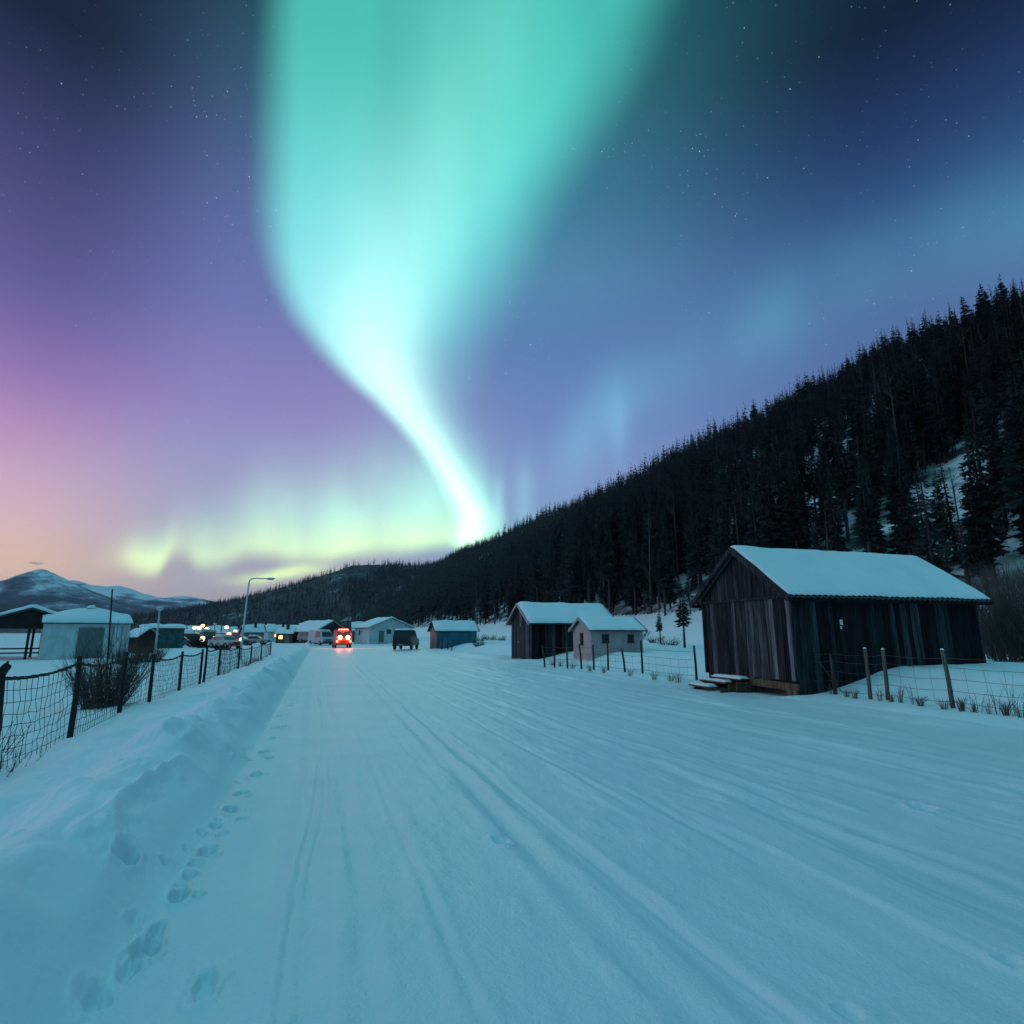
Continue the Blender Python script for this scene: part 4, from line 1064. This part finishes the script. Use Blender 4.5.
# ================================================================== vehicles
def vehicle(name, label, cat, x, y, heading, style, body_m, lit=None, snow=True, group=None, lens=None, tailm=None):
    """heading = direction the bonnet points (radians, 0 = +x)"""
    e = empty(name, (x, y, H(x, y) + .02), heading, label, cat, group)
    if style == 'van': L, Wd, Hh = 4.9, 1.95, 2.2; prof = [(-2.45, .35), (2.35, .35), (2.45, .6), (2.42, 1.0), (2.05, 1.18), (1.55, 2.05), (1.35, 2.2), (-2.35, 2.2), (-2.45, 2.1)]; belt = 1.15
    elif style == 'suv': L, Wd, Hh = 4.6, 1.9, 1.85; prof = [(-2.25, .4), (2.2, .4), (2.3, .7), (2.22, 1.02), (1.15, 1.12), (.55, 1.75), (.3, 1.85), (-1.95, 1.85), (-2.25, 1.2)]; belt = 1.12
    else: L, Wd, Hh = 4.3, 1.75, 1.45; prof = [(-2.1, .32), (2.05, .32), (2.15, .55), (2.05, .82), (1.05, .95), (.45, 1.38), (.2, 1.45), (-1.0, 1.45), (-1.55, 1.05), (-2.1, .98)]; belt = .95
    bm = MB(); n = len(prof); vs = []
    for lay, (wf, ins) in enumerate([(-1, 0), (1, 0)]):
        for (px_, pz) in prof:
            tum = .0 if pz <= belt + .05 else (pz - belt) * .16
            vs.append((px_, wf * (Wd / 2 - tum), pz))
    bm.add(vs, [tuple(range(n)), tuple(range(2 * n - 1, n - 1, -1))] + [(i, n + i, n + (i + 1) % n, (i + 1) % n) for i in range(n)])
    body = bm.build('body', body_m, e, .06)
    zt = Hh - .12; zb = belt + .05
    for sg in (-1, 1):
        g_ = MB(); wy_ = lambda z: sg * (Wd / 2 - max(0, z - belt) * .16 + .006)
        xa, xb = (-.1, 1.3) if style == 'van' else ((-1.7, .6) if style == 'suv' else (-1.0, .5))
        pts_ = [(xa, zb), (xb + .25, zb), (xb - .05, zt), (xa + .1, zt)]
        v_ = [(p[0], wy_(p[1]), p[1]) for p in pts_] + [(p[0], wy_(p[1]) + sg * .012, p[1]) for p in pts_]
        g_.add(v_, [(0, 1, 2, 3), (7, 6, 5, 4), (0, 4, 5, 1), (1, 5, 6, 2), (2, 6, 7, 3), (3, 7, 4, 0)]); g_.build('side_window', M_GLASS, e)
    # windscreen on the sloping front panel
    P = {'van': ((2.05, 1.18), (1.55, 2.05)), 'suv': ((1.15, 1.12), (.55, 1.75)), 'car': ((1.05, .95), (.45, 1.38))}[style]
    (xa, za), (xb, zb2) = P; dx, dz = xb - xa, zb2 - za; nl = math.hypot(dx, dz); nx_, nz_ = dz / nl, -dx / nl
    def pane(f0, f1, wi, off): 
        o = []
        for f_ in (f0, f1):
            for sg in (-1, 1): o.append((xa + dx * f_ + nx_ * off, sg * (wi - .16 * max(0, za + dz * f_ - belt)), za + dz * f_ + nz_ * off))
        return [o[0], o[1], o[3], o[2]]
    a_ = pane(.08, .92, Wd / 2 - .12, .015); b2 = pane(.08, .92, Wd / 2 - .12, -.01)
    MB().add(a_ + b2, [(0, 1, 2, 3), (7, 6, 5, 4), (0, 4, 5, 1), (1, 5, 6, 2), (2, 6, 7, 3), (3, 7, 4, 0)]).build('windscreen', M_GLASS, e)
    xr = -L / 2; MB().box((prof[-1][0] * .99 - (.0 if style != 'suv' else -.14), 0, (belt + Hh) / 2 + .0), (.06, Wd - .5, (Hh - belt) * .55)).build('rear_window', M_GLASS, e)
    for sx_ in (-1, 1):
        for sg in (-1, 1):
            wx_ = 1.42 * sx_ * L / 4.6; w_ = MB().tube([(wx_, sg * (Wd / 2 - .20), .34), (wx_, sg * (Wd / 2 + .02), .34)], .34, 18, smooth=False).build('wheel', M_TYRE, e, .03)
            MB().tube([(wx_, sg * (Wd / 2 + .005), .34), (wx_, sg * (Wd / 2 + .035), .34)], .19, 14, smooth=False).build('rim', M_RIM, w_)
    fx = max(p[0] for p in prof)
    for xx in (fx + .03, -L / 2 + .0): MB().box((xx, 0, .48), (.14, Wd - .06, .2)).build('bumper', M_BLACKP, e, .03)
    MB().box((fx + .0, 0, .78 if style != 'car' else .66), (.06, Wd * .45, .18)).build('grille', M_BLACKP, e)
    for sg in (-1, 1):
        z_ = .82 if style != 'car' else .68; r_l = .12
        hl = MB().tube([(fx - .03, sg * Wd * .37, z_), (fx + .035, sg * Wd * .37, z_)], r_l, 14, smooth=False).build('headlight', (lens if lit == 'front' else M_LOFF), e)
        tl = MB().box((-L / 2 - .01, sg * Wd * .42, 1.0 if style != 'car' else .8), (.05, .14, .3 if style == 'van' else .2)).build('tail_light', tailm or M_TAIL, e, .01)
    MB().box((-L / 2 - .075, 0, .5), (.012, .5, .11)).build('number_plate', M_TRIM, e)
    if snow: snow_roof('snow', body, (-2.2 if style != 'car' else -1.0), (1.3 if style == 'van' else .25), Wd / 2 - .16, Hh + .002, 0.0, .16, 16, 12, seed=int(x) % 50)
    return e

def lamp_light(parent, loc, col, power, rad=.12):
    l = bpy.data.lights.new('lamp_light', 'POINT'); l.color = col; l.energy = power; l.shadow_soft_size = rad
    o = bpy.data.objects.new('lamp_light', l); C.objects.link(o); o.parent = parent; o.location = loc; return o

face = lambda x, y: math.atan2(-y, -x)       # bonnet towards the road end where we stand
# red van with glowing lamps
x, y = at(341.5, 645.0)
M_RED = paint('red_vehicle_paint', (.55, .03, .02), .45, .1)
k = .80
x, y = x * k, y * k
rv = vehicle('van', 'red van with two glaring amber lamps on the road near the village', 'van', x, y, face(x, y) + .10, 'van', M_RED, snow=False)
rv.location.z = H(x, y)
for sg in (-1, 1):
    lm = MB(); c0 = Vector((2.52, sg * .47, 1.28)); lm.tube([c0 + Vector((-.25, 0, 0)), c0 + Vector((-.10, 0, 0)), c0 + Vector((0, 0, 0)), c0 + Vector((.04, 0, 0))], [.14, .23, .25, .15], 16)
    lo_ = lm.build('headlight', M_LHOT, rv)
    lamp_light(rv, (3.1, sg * .6, 1.35), (1, .16, .07), 110, .25)
lamp_light(rv, (2.0, 0, 2.75), (1, .06, .04), 40, .2)
for sg in (-1, 1):
    MB().tube([(2.47, sg * .80, .80), (2.52, sg * .80, .80)], .10, 12).build('indicator_light', M_LRED, rv)
MB().box((1.3, 0, 2.25), (.3, 1.2, .1)).build('light_bar', M_LRED, rv, .03)
# pale van partly behind it
x2, y2 = bearing(321, 100)
vehicle('van', 'pale snow-capped van parked behind the red van', 'van', x2, y2, face(x2, y2) + .5, 'van', paint('pale_vehicle_paint', (.42, .46, .50), .5, .1))
x2, y2 = bearing(311, 112)
vehicle('parked_car', 'small frosted car in front of the dark brown cabin', 'car', x2, y2, face(x2, y2) + .8, 'suv', paint('frosted_grey_paint', (.25, .28, .30), .5, .2))
# dark off-roader on the right
x2, y2 = at(406, 646.6); k = .80; x2, y2 = x2 * k, y2 * k
dv = vehicle('off_roader', 'dark snow-topped off-roader seen from behind beside the white house', 'off-roader', x2, y2, face(x2, y2) + math.pi - .22, 'suv', paint('dark_vehicle_paint', (.022, .02, .025), .35, .2))
dv.scale = (1.0, 1.05, 1.12)
x3, y3 = -5.0, 0
# village car park
GP = 'cars parked in the village lights'
for px, dist, st_, m, lens, lab, hd in [
    (209, 92, 'van', paint('van_cream', (.30, .28, .22), .5), M_LWHITE, 'van with big white headlights burning left of centre in the village', 0),
    (219, 98, 'suv', paint('car_blue', (.08, .12, .2), .5), M_LWHITE, 'blue car with white headlights right of the brightest village van', .1),
    (232, 96, 'suv', paint('car_red', (.30, .03, .03), .5), M_LRED, 'car glowing red just left of the street lamp', .2),
    (226, 80, 'car', paint('car_white', (.45, .48, .5), .5), None, 'low white car with snowy roof nearest behind the fence', .6),
    (196, 104, 'suv', paint('car_dark', (.03, .035, .04), .5), None, 'dark car under the orange village lamps', 1.2),
    (181, 96, 'car', paint('car_grey', (.14, .15, .17), .5), None, 'grey snow-covered car leftmost in the village', 1.5),
    (240, 100, 'car', paint('car_teal', (.10, .2, .22), .5), None, 'pale teal car close beside the street lamp', 1.2),
    (256, 112, 'car', paint('car_silver', (.3, .33, .36), .5), None, 'silver snow-topped car to the right of the street lamp', 1.3)]:
    x, y = bearing(px, dist); v_ = vehicle('parked_car', lab, 'car', x, y, face(x, y) + hd, st_, m, lit='front' if lens else None, lens=lens, group=GP)
    if lens:
        for sg in (-1, 1): lamp_light(v_, (2.9, sg * .6, .9), (1, .25, .15) if lens is M_LRED else (.95, 1, .8), 12, .2)
        big = .42 if lens is M_LWHITE else .2
        for sg in (-1, 1): MB().tube([(2.42, sg * .7, 1.0), (2.50, sg * .7, 1.0), (2.53, sg * .7, 1.0)], [big * .9, big, big * .6], 16).build('fog_lamp', lens, v_)

# ================================================================== lamps and poles
def street_lamp():
    d = 44.0; x, y = bearing(242, d); z0 = H(x, y)
    e = empty('street_lamp', (x, y, z0), 0, 'tall pale steel street lamp with a curved arm, unlit, behind the left fence', 'street lamp')
    tx_, ty_ = bearing(244.5, d); dx, dy = tx_ - x, ty_ - y
    top = 5.05
    MB().tube([(0, 0, -.2), (dx * .33, dy * .33, top * .33), (dx * .8, dy * .8, top * .85), (dx, dy, top)], [.075, .065, .052, .048], 10).build('pole', M_METAL, e)
    ux, uy = dx / math.hypot(dx, dy), dy / math.hypot(dx, dy)
    MB().tube([(dx, dy, top - .01), (dx + ux * .03, dy + uy * .03, top + .14), (dx + ux * .13, dy + uy * .13, top + .25), (dx + ux * .28, dy + uy * .28, top + .29), (dx + ux * 1.05, dy + uy * 1.05, top + .30)], [.046, .044, .042, .04, .036], 10).build('arm', M_METAL, e)
    hd = MB(); c0 = Vector((dx + ux * 1.28, dy + uy * 1.28, top + .30))
    hd.tube([c0 + Vector((-ux * .25, -uy * .25, 0)), c0 + Vector((-ux * .1, -uy * .1, .0)), c0 + Vector((ux * .22, uy * .22, .02)), c0 + Vector((ux * .34, uy * .34, .02))], [.04, .075, .07, .03], 12)
    h_ = hd.build('lamp_head', M_METAL, e)
    MB().tube([c0 + Vector((ux * -.05, uy * -.05, -.065)), c0 + Vector((ux * .2, uy * .2, -.055))], .035, 10).build('lens', M_LOFF, h_)
    MB().box((0, 0, .1), (.22, .22, .35)).build('base', M_METAL, e, .02)
street_lamp()
def pole(px, d, top, lab, lean=0, r=.05, cross=None, lampb=False, m=None):
    x, y = bearing(px, d); z0 = H(x, y)
    e = empty('pole', (x, y, z0), 0, lab, 'pole')
    MB().tube([(0, 0, -.3), (lean * .5, 0, top * .5), (lean, 0, top)], [r, r * .85, r * .65], 8).build('mast', m or M_DPOST, e)
    if cross: MB().box((lean, 0, top - cross[1]), (cross[0], .06, .08)).build('crossbar', m or M_DPOST, e)
    if lampb: MB().tube([(lean, 0, top - .02), (lean, 0, top + .12), (lean, 0, top + .26), (lean, 0, top + .36)], [.12, .26, .24, .06], 12).build('lamp_head', M_METAL, e)
pole(113, 24, 3.1, 'thin dark pole rising through the bare bush in front of the pale outbuilding', -.22, .035)
pole(157, 58, 3.6, 'pale post with a small lamp cap in front of the green store', 0, .09, lampb=True, m=M_METAL)
pole(221, 110, 6.2, 'distant slim mast above the village cars', 0, .10, cross=(1.4, .5), m=M_GREYW)
GL = 'lit orange lamps of the village'
for px, d, top, m, lab in [(194, 108, 2.6, M_LWHITE, 'pale white lamp on a short post leftmost over the village'), (198.5, 106, 2.5, M_LWARM, 'warm white lamp second from the left over the village'), (206.5, 100, 2.3, M_LWARM, 'brightest orange lamp over the village shrubs'), (214, 112, 3.3, M_LOFF, 'unlit lamp post between the orange lamp and the mast'),
                      (202, 112, 3.0, M_LORANGE, 'dim orange lamp on a tall post behind the bright pair'), (226, 100, 2.5, M_LWHITE, 'white lamp above the car glowing red'), (235, 100, 1.9, M_LRED, 'pinkish red lamp just left of the street lamp'), (229, 90, 1.5, M_LRED, 'low red lamp beside the white car')]:
    x, y = bearing(px, d); e = empty('lamp_post', (x, y, H(x, y)), 0, lab, 'lamp post', GL)
    MB().tube([(0, 0, -.3), (0, 0, top)], .05, 6).build('post', M_DPOST, e)
    MB().tube([(0, 0, top - .02), (0, 0, top + .12), (0, 0, top + .30), (0, 0, top + .40)], [.12, .27, .27, .1], 12).build('lamp_head', m, e)
    if m is not M_LOFF:
        col = {M_LWHITE: (1, 1, .85), M_LWARM: (1, .6, .25), M_LORANGE: (1, .35, .1), M_LRED: (1, .15, .1)}[m]; lamp_light(e, (0, -.9, top), col, 18, .2)

# ================================================================== shrubs and dry plants
def shrub_mesh(rng_, n, h, spread, r0, twigs=4, lean=(0, 0), fan=1.0):
    mb = MB()
    for i in range(n):
        a = rng_.uniform(0, 6.283); rb = spread * .35 * math.sqrt(rng_.rand()); p = Vector((rb * math.cos(a), rb * math.sin(a), -.08))
        hh = h * rng_.uniform(.45, 1.05); out = rng_.uniform(.1, 1.0) * spread * fan
        d = Vector((math.cos(a) * out / h + rng_.uniform(-.15, .15) + lean[0], math.sin(a) * out / h + rng_.uniform(-.15, .15) + lean[1], 1)).normalized()
        pts_ = [p.copy()]
        for k_ in range(4):
            d = (d + Vector((rng_.uniform(-.13, .13), rng_.uniform(-.13, .13), .03))).normalized(); p = p + d * hh / 4; pts_.append(p.copy())
        mb.tube(pts_, [r0, r0 * .8, r0 * .6, r0 * .42, r0 * .22], 4, cap=False)
        for t_ in range(twigs):
            j = rng_.randint(1, 4); dd = (d + Vector((rng_.uniform(-.9, .9), rng_.uniform(-.9, .9), rng_.uniform(-.1, .6)))).normalized(); L_ = hh * rng_.uniform(.14, .32)
            p0 = pts_[j]; p1 = p0 + dd * L_ * .5; p2 = p1 + (dd + Vector((rng_.uniform(-.2, .2), rng_.uniform(-.2, .2), .3))).normalized() * L_ * .5
            mb.tube([p0, p1, p2], [r0 * .45, r0 * .33, r0 * .18], 3, cap=False)
    return mb
rs2 = np.random.RandomState(31)
def shrub(name, label, cat, x, y, n, h, spread, r0, twigs=4, m=None, group=None, lean=(0, 0)):
    o = shrub_mesh(rs2, n, h, spread, r0, twigs, lean).build(name, m or M_TWIG); o.location = (x, y, H(x, y)); return tag(o, label, cat, group)
x, y = W2(-4.55, on_q(112, -4.55)); shrub('bush', 'big bare brown bush growing against the left wire fence', 'bush', x, y, 300, 1.5, 1.05, .0065, 8, lean=(0, 0))
x, y = W2(-4.6, on_q(118, -4.6)); o = shrub('tall_stems', 'tall bare upright stems rising out of the fence bush', 'plant', x, y, 42, 2.0, .75, .009, 7)
x, y = bearing(132, 40); shrub('bush', 'low bare brown bush before the green store', 'bush', x, y, 120, 1.2, 1.5, .014, 5)
x, y = bearing(153, 42); shrub('bush', 'rounded bare bush at the foot of the lamp-capped post', 'bush', x, y, 140, 1.35, 1.3, .014, 5)
x, y = W2(-4.3, 10.6); shrub('bush', 'thin bare twigs tangled in the nearest fence panel', 'bush', x, y, 16, .75, .8, .006, 4)
x, y = W2(-3.6, 9.2); shrub('bush', 'dark low twigs poking from snow at the left edge', 'bush', x, y, 26, .42, .7, .006, 4)
for px, dist, n, h, lab in [(205, 84, 150, 1.9, 'dark leafless shrub under the orange village lamps'), (213, 88, 120, 1.7, 'dark shrub left of the parked blue car'), (199, 90, 110, 1.8, 'dark shrub leftmost below the village lamps'), (224, 74, 90, 1.0, 'low dark shrub in front of the low white car')]:
    x, y = bearing(px, dist); shrub('shrub', lab, 'shrub', x, y, n, h, 1.7, .030, 5, M_DPOST)
# brushwood right of the barn
for i, (px, dist, h) in enumerate([(990, 31, 3.3), (1003, 28.5, 3.6), (1018, 27.5, 3.7), (1032, 29, 3.8), (1012, 33, 4.2), (1045, 26.5, 3.6), (980, 36, 3.9), (1062, 29, 3.8), (1000, 38, 4.4)]):
    x, y = bearing(px, dist)
    o = shrub_mesh(rs2, 46, h, 1.1, .017, 12).build('thicket_shrub', M_DEADW); o.location = (x, y, H(x, y))
    tag(o, 'tall grey leafless brushwood right of the barn', 'shrub', 'brushwood right of the barn')
# low scrub in the field before the hill
for i, (px, dist) in enumerate([(548, 75), (500, 90), (520, 80), (655, 62), (668, 55), (622, 70), (640, 66), (490, 100), (478, 76)]):
    x, y = bearing(px, dist); o = shrub_mesh(rs2, 60, .9 + .5 * rs2.rand(), 1.8, .02, 4).build('scrub_bush', M_DEADW); o.location = (x, y, H(x, y)); tag(o, 'low grey scrub bush on the snow field before the wooded hill', 'bush', 'scrub before the wooded hill')
x, y = bearing(479, 60); shrub('bush', 'small dark bush on the snow right of the blue shed', 'bush', x, y, 90, .75, 1.1, .012, 4, M_DPOST)

def tuft(x, y, h, n, sp, lab, group='dry weeds along the right fence'):
    mb = MB(); z0 = H(x, y)
    for i in range(n):
        a = rs2.uniform(0, 6.283); l_ = rs2.uniform(.5, 1) * h; tx2, ty2 = math.cos(a) * sp * rs2.rand(), math.sin(a) * sp * rs2.rand()
        mb.tube([(tx2 * .3, ty2 * .3, -.05), (tx2 * .7, ty2 * .7, l_ * .6), (tx2 * 1.5, ty2 * 1.5, l_)], [.005, .004, .002], 3, cap=False)
        if rs2.rand() < .35: mb.tube([(tx2 * .7, ty2 * .7, l_ * .6), (tx2 * .7 + rs2.uniform(-.12, .12), ty2 * .7 + rs2.uniform(-.12, .12), l_ * .9)], [.003, .0015], 3, cap=False)
    o = mb.build('weed_tuft', M_GRASS); o.location = (x, y, z0); return tag(o, lab, 'weeds', group)
for px, h, n in [(826, .30, 14), (848, .26, 22), (872, .34, 16), (892, .42, 20), (911, .24, 40), (951, .34, 36), (934, .26, 24), (977, .30, 12), (994, .32, 40), (1021, .38, 34), (1008, .36, 12), (840, .2, 20), (963, .22, 22), (884, .22, 26)]:
    q0 = 12.95; s0 = on_q(px, q0); x, y = W2(q0, s0); tuft(x, y, h, n, .16, 'dry weed tuft poking from the snow under the right fence by the barn')
for px, h in [(985, .75), (1002, .8), (905, .6), (830, .5), (968, .5), (1016, .6)]:
    q0 = 13.0; x, y = W2(q0, on_q(px, q0)); tuft(x, y, h, 5, .22, 'tall thin weed stalks standing in the right fence wire by the barn')
for px in (552, 560, 572, 589, 603, 628, 652, 668, 676):
    q0 = 11.6; x, y = W2(q0, on_q(px, q0)); tuft(x, y, .35, 26, .25, 'dry weed tuft under the far right fence before the hut')
for px in (258, 250, 262):
    q0 = -3.2; x, y = W2(q0, on_q(px, q0)); tuft(x, y, .4, 40, .5, 'dry weeds at the roadside foot of the left fence', 'dry weeds by the left fence')

# ================================================================== fences
def gz(q, s): return H(*W2(q, s))
lf = empty('wire_fence', (*W2(-3.9, 10), gz(-3.9, 10)), PHI, 'sagging netting fence on dark posts left of the snow bank', 'fence')
LFP = [(-3, -3.62, .0), (16, -3.62, -.08), (84, -3.62, .0), (129, -3.80, .01), (157, -4.0, .0), (185, -3.95, .0), (204.5, -3.8, .01), (208, -3.75, .03), (222, -3.6, .0), (241, -3.62, .0), (253, -3.62, .0), (263, -3.65, .0), (272, -3.68, .0)]
base = Vector(lf.location); Ri = Matrix.Rotation(-PHI, 3, 'Z')
def loc(x, y, z): return Ri @ (Vector((x, y, z)) - base)
tops = []
for i, (px, q0, lean) in enumerate(LFP[1:]):
    s0 = on_q(px, q0); x, y = W2(q0, s0); z = H(x, y)
    ht = 1.22 - .004 * (s0 - 10) if s0 < 60 else 1.1
    ht += random.uniform(-.03, .04)
    d = MB(); r_ = .042
    dxr = lean
    P0 = (x, y, z - .4); P1 = (x + dxr, y - .02, z + ht)
    pts_ = [loc(x, y, z - .4), loc(x + dxr * .5 + random.uniform(-.012, .012), y, z + ht * .5), loc(*P1)]
    d.tube(pts_, [r_ * 1.08, r_, r_ * .9], 9)
    if i == 0:  # splintered head of the nearest post
        d.tube([loc(P1[0] - .02, P1[1], P1[2] - .06), loc(P1[0] + .055, P1[1], P1[2] + .05), loc(P1[0] + .05, P1[1], P1[2] + .10)], [.06, .05, .02], 7)
        d.tube([loc(P1[0] - .05, P1[1], P1[2] - .12), loc(P1[0] - .10, P1[1], P1[2] - .03)], [.03, .02], 6)
    d.build('post', M_DPOST, lf); tops.append((Vector((x, y, z)), Vector(P1), s0))
# panels; one extra panel continues past the left edge
x, y = W2(-3.62, on_q(6, -3.62) - 2.6); tops.insert(0, (Vector((x, y, H(x, y))), Vector((x, y, H(x, y) + 1.15)), 0))
d = MB(); d.tube([loc(x, y, -.2), loc(x, y, H(x, y) + 1.2)], .05, 8); d.build('post', M_DPOST, lf)
for i in range(len(tops) - 1):
    (b0, t0, _), (b1, t1, _) = tops[i], tops[i + 1]
    if (b1 - b0).length < .9: continue
    L_ = (b1 - b0).length; rp = MB(); n = 14
    sag = .07 * min(L_, 3.0) / 2.2
    tp = lambda f: t0.lerp(t1, f) + Vector((0, 0, -.10 - sag * 4 * f * (1 - f)))
    near_ = b0.length < 24
    pts_ = []; rr_ = []
    for k_ in range(n * (3 if near_ else 1) + 1):
        f_ = k_ / (n * (3 if near_ else 1)); p = tp(f_) + Vector((random.uniform(-.006, .006), 0, random.uniform(-.008, .008))); pts_.append(loc(*p)); rr_.append((.021 if near_ else .022) * random.uniform(.75, 1.25))
    rp.tube(pts_, rr_, 7); rp.build('top_rope', M_DPOST, lf)
    net = MB(); rows = 8 if near_ else 6; cols = max(4, int(L_ / .145)) if b0.length < 30 else max(4, int(L_ / .35))
    wr = .0042 if near_ else .0065
    bulge = random.uniform(-.05, .05)
    grid = {}
    for c_ in range(cols + 1):
        for r2 in range(rows + 1):
            f_ = c_ / cols; v_ = r2 / rows
            p = tp(f_) * (1 - v_) + (b0.lerp(b1, f_) + Vector((0, 0, -.02))) * v_
            w_ = math.sin(v_ * math.pi) * (.04 if near_ else .05)
            p = p + Vector((random.uniform(-.5, .5) * w_ * 1.2 + bulge * math.sin(math.pi * f_), random.uniform(-.3, .3) * w_, random.uniform(-.5, .5) * w_ * .9 - .05 * math.sin(math.pi * f_) * v_ * (1 - v_) * 4))
            grid[c_, r2] = loc(*p)
    for r2 in range(1, rows + 1): net.tube([grid[c_, r2] for c_ in range(cols + 1)], wr, 4, cap=False)
    for c_ in range(1, cols):
        if random.random() < .06: continue
        net.tube([grid[c_, r2] for r2 in range(rows + 1)], wr * .9, 4, cap=False)
    net.build('wire_netting', M_WIRE, lf)

def wire_fence(name, label, pts_, rows, hts_, m_post, wr, vstep=.32, post_r=.04, pale=()):
    e = empty(name, (*W2(*pts_[0][:2]), gz(*pts_[0][:2])), 0, label, 'fence'); bs = Vector(e.location); T = []
    for i, (q0, s0, ht, lx, ly) in enumerate(pts_):
        x, y = W2(q0, s0); z = H(x, y); d = MB()
        d.tube([Vector((x, y, z - .3)) - bs, Vector((x + lx * .5 + .01, y + ly * .5, z + ht * .5)) - bs, Vector((x + lx, y + ly, z + ht)) - bs], [post_r * 1.15, post_r, post_r * .9], 8, tone=.9 if i in pale else .35)
        d.build('post', m_post, e); T.append((Vector((x, y, z)), Vector((x + lx, y + ly, z + ht)), ht))
        if i in pale:
            c_ = MB(); t_ = T[-1][1] - bs; c_.tube([t_ + Vector((0, 0, .001)), t_ + Vector((0, 0, .02)), t_ + Vector((0, 0, .035))], [post_r * .95, post_r * .8, post_r * .3], 8); c_.build('snow_cap', M_SNOW, e)
    net = MB()
    for i in range(len(T) - 1):
        (b0, t0, h0), (b1, t1, h1) = T[i], T[i + 1]; L_ = (b1 - b0).length; cols = max(2, int(L_ / vstep)); G_ = {}
        for c_ in range(cols + 1):
            for r2, hv in enumerate(hts_):
                f_ = c_ / cols; p = b0.lerp(b1, f_) + ((t0 - b0) / h0).lerp((t1 - b1) / h1, f_) * hv
                p += Vector((0, 0, -.03 * math.sin(math.pi * f_) + random.uniform(-.008, .008))); G_[c_, r2] = p - bs
        for r2 in range(len(hts_)): net.tube([G_[c_, r2] for c_ in range(cols + 1)], wr, 4, cap=False)
        for c_ in range(1, cols): net.tube([G_[c_, r2] + Vector((random.uniform(-.01, .01), 0, 0)) for r2 in range(len(hts_) - 1)], wr * .8, 3, cap=False)
    net.build('wire_netting', M_GWIRE, e); return e
S_ = lambda px, q0: on_q(px, q0)
rfp = [(13.35, S_(1090, 13.35), 1.15, 0, 0), (13.2, S_(943, 13.2), 1.22, -.07, 0), (13.15, S_(880, 13.15), 1.18, .02, 0), (13.1, S_(863, 13.1), 1.22, .0, 0), (12.98, S_(829, 12.98), 1.02, -.02, 0), (12.85, S_(808, 12.85), .98, 0, 0)]
wire_fence('wire_fence', 'pale-topped post and wire fence in front of the big barn', rfp, 5, [.12, .36, .60, .85, 1.05], M_POST, .0045, .34, .045, pale=(1, 2, 3))
rf2 = [(12.75, S_(694, 12.75), 1.2, -.03, 0), (12.45, S_(641, 12.45), 1.3, -.03, 0), (12.3, S_(624, 12.3), .95, -.12, 0), (12.1, S_(607, 12.1), 1.15, 0, 0), (11.9, S_(593, 11.9), 1.1, -.02, 0), (11.7, S_(581, 11.7), 1.15, -.10, 0), (11.5, S_(567, 11.5), 1.25, -.05, 0), (11.3, S_(554, 11.3), 1.15, 0, 0), (11.1, S_(545, 11.1), 1.1, -.16, 0)]
wire_fence('wire_fence', 'far wire fence of thin grey posts between the barn and the dark shed', rf2, 4, [.15, .42, .7, .98], M_POST, .006, .45, .042)
rf3 = [(12.2, 58, 1.1, 0, 0), (12.3, 60.5, 1.0, 0, 0), (12.2, 63, 1.05, 0, 0), (12.3, 66, 1.0, .05, 0), (12.4, 69, 1.05, 0, 0)]
wire_fence('wire_fence', 'short distant fence of dark posts in front of the blue shed', rf3, 3, [.2, .55, .9], M_DPOST, .008, .8, .05)
# propped diagonal stay behind the fence by the barn corner
x, y = W2(13.0, S_(812, 13.0)); x2, y2 = W2(13.3, S_(835, 13.3))
o = MB().tube([(0, 0, 1.0), (x2 - x, y2 - y, .1)], .012, 6).build('fence_stay', M_POST); o.location = (x, y, H(x, y)); tag(o, 'thin diagonal stay leaning beside the fence at the barn corner', 'stay')

# small dark cloud over the peak
x, y = bearing(24, 6800)
cm = bpy.data.meshes.new('cloud')
import bmesh
bmm = bmesh.new(); rc_ = np.random.RandomState(3)
for i in range(14):
    mtx = Matrix.Translation((rc_.uniform(-42, 42), rc_.uniform(-20, 20), rc_.uniform(-6, 12))) @ Matrix.Diagonal((rc_.uniform(14, 24), 14, rc_.uniform(6, 10), 1))
    bmesh.ops.create_icosphere(bmm, subdivisions=3, radius=1.0, matrix=mtx)
bmm.to_mesh(cm); bmm.free()
M_CLOUD = bpy.data.materials.new('cloud_vapour'); M_CLOUD.use_nodes = True
t = M_CLOUD.node_tree; t.nodes.clear()
pv = t.nodes.new('ShaderNodeVolumePrincipled'); pv.inputs['Color'].default_value = (.30, .24, .30, 1); pv.inputs['Density'].default_value = .016; pv.inputs['Density Attribute'].default_value = ''
mo = t.nodes.new('ShaderNodeOutputMaterial'); t.links.new(pv.outputs[0], mo.inputs['Volume']); M_CLOUD.cycles.homogeneous_volume = True
cm.materials.append(M_CLOUD)
d_ = ray(24, 563); o = link('cloud', cm); o.location = (x, y, EYE + d_[2] / math.hypot(d_[0], d_[1]) * 6800); o.rotation_euler = (0, 0, .5)
tag(o, 'small dark cloud hanging over the snow-capped peak', 'cloud')
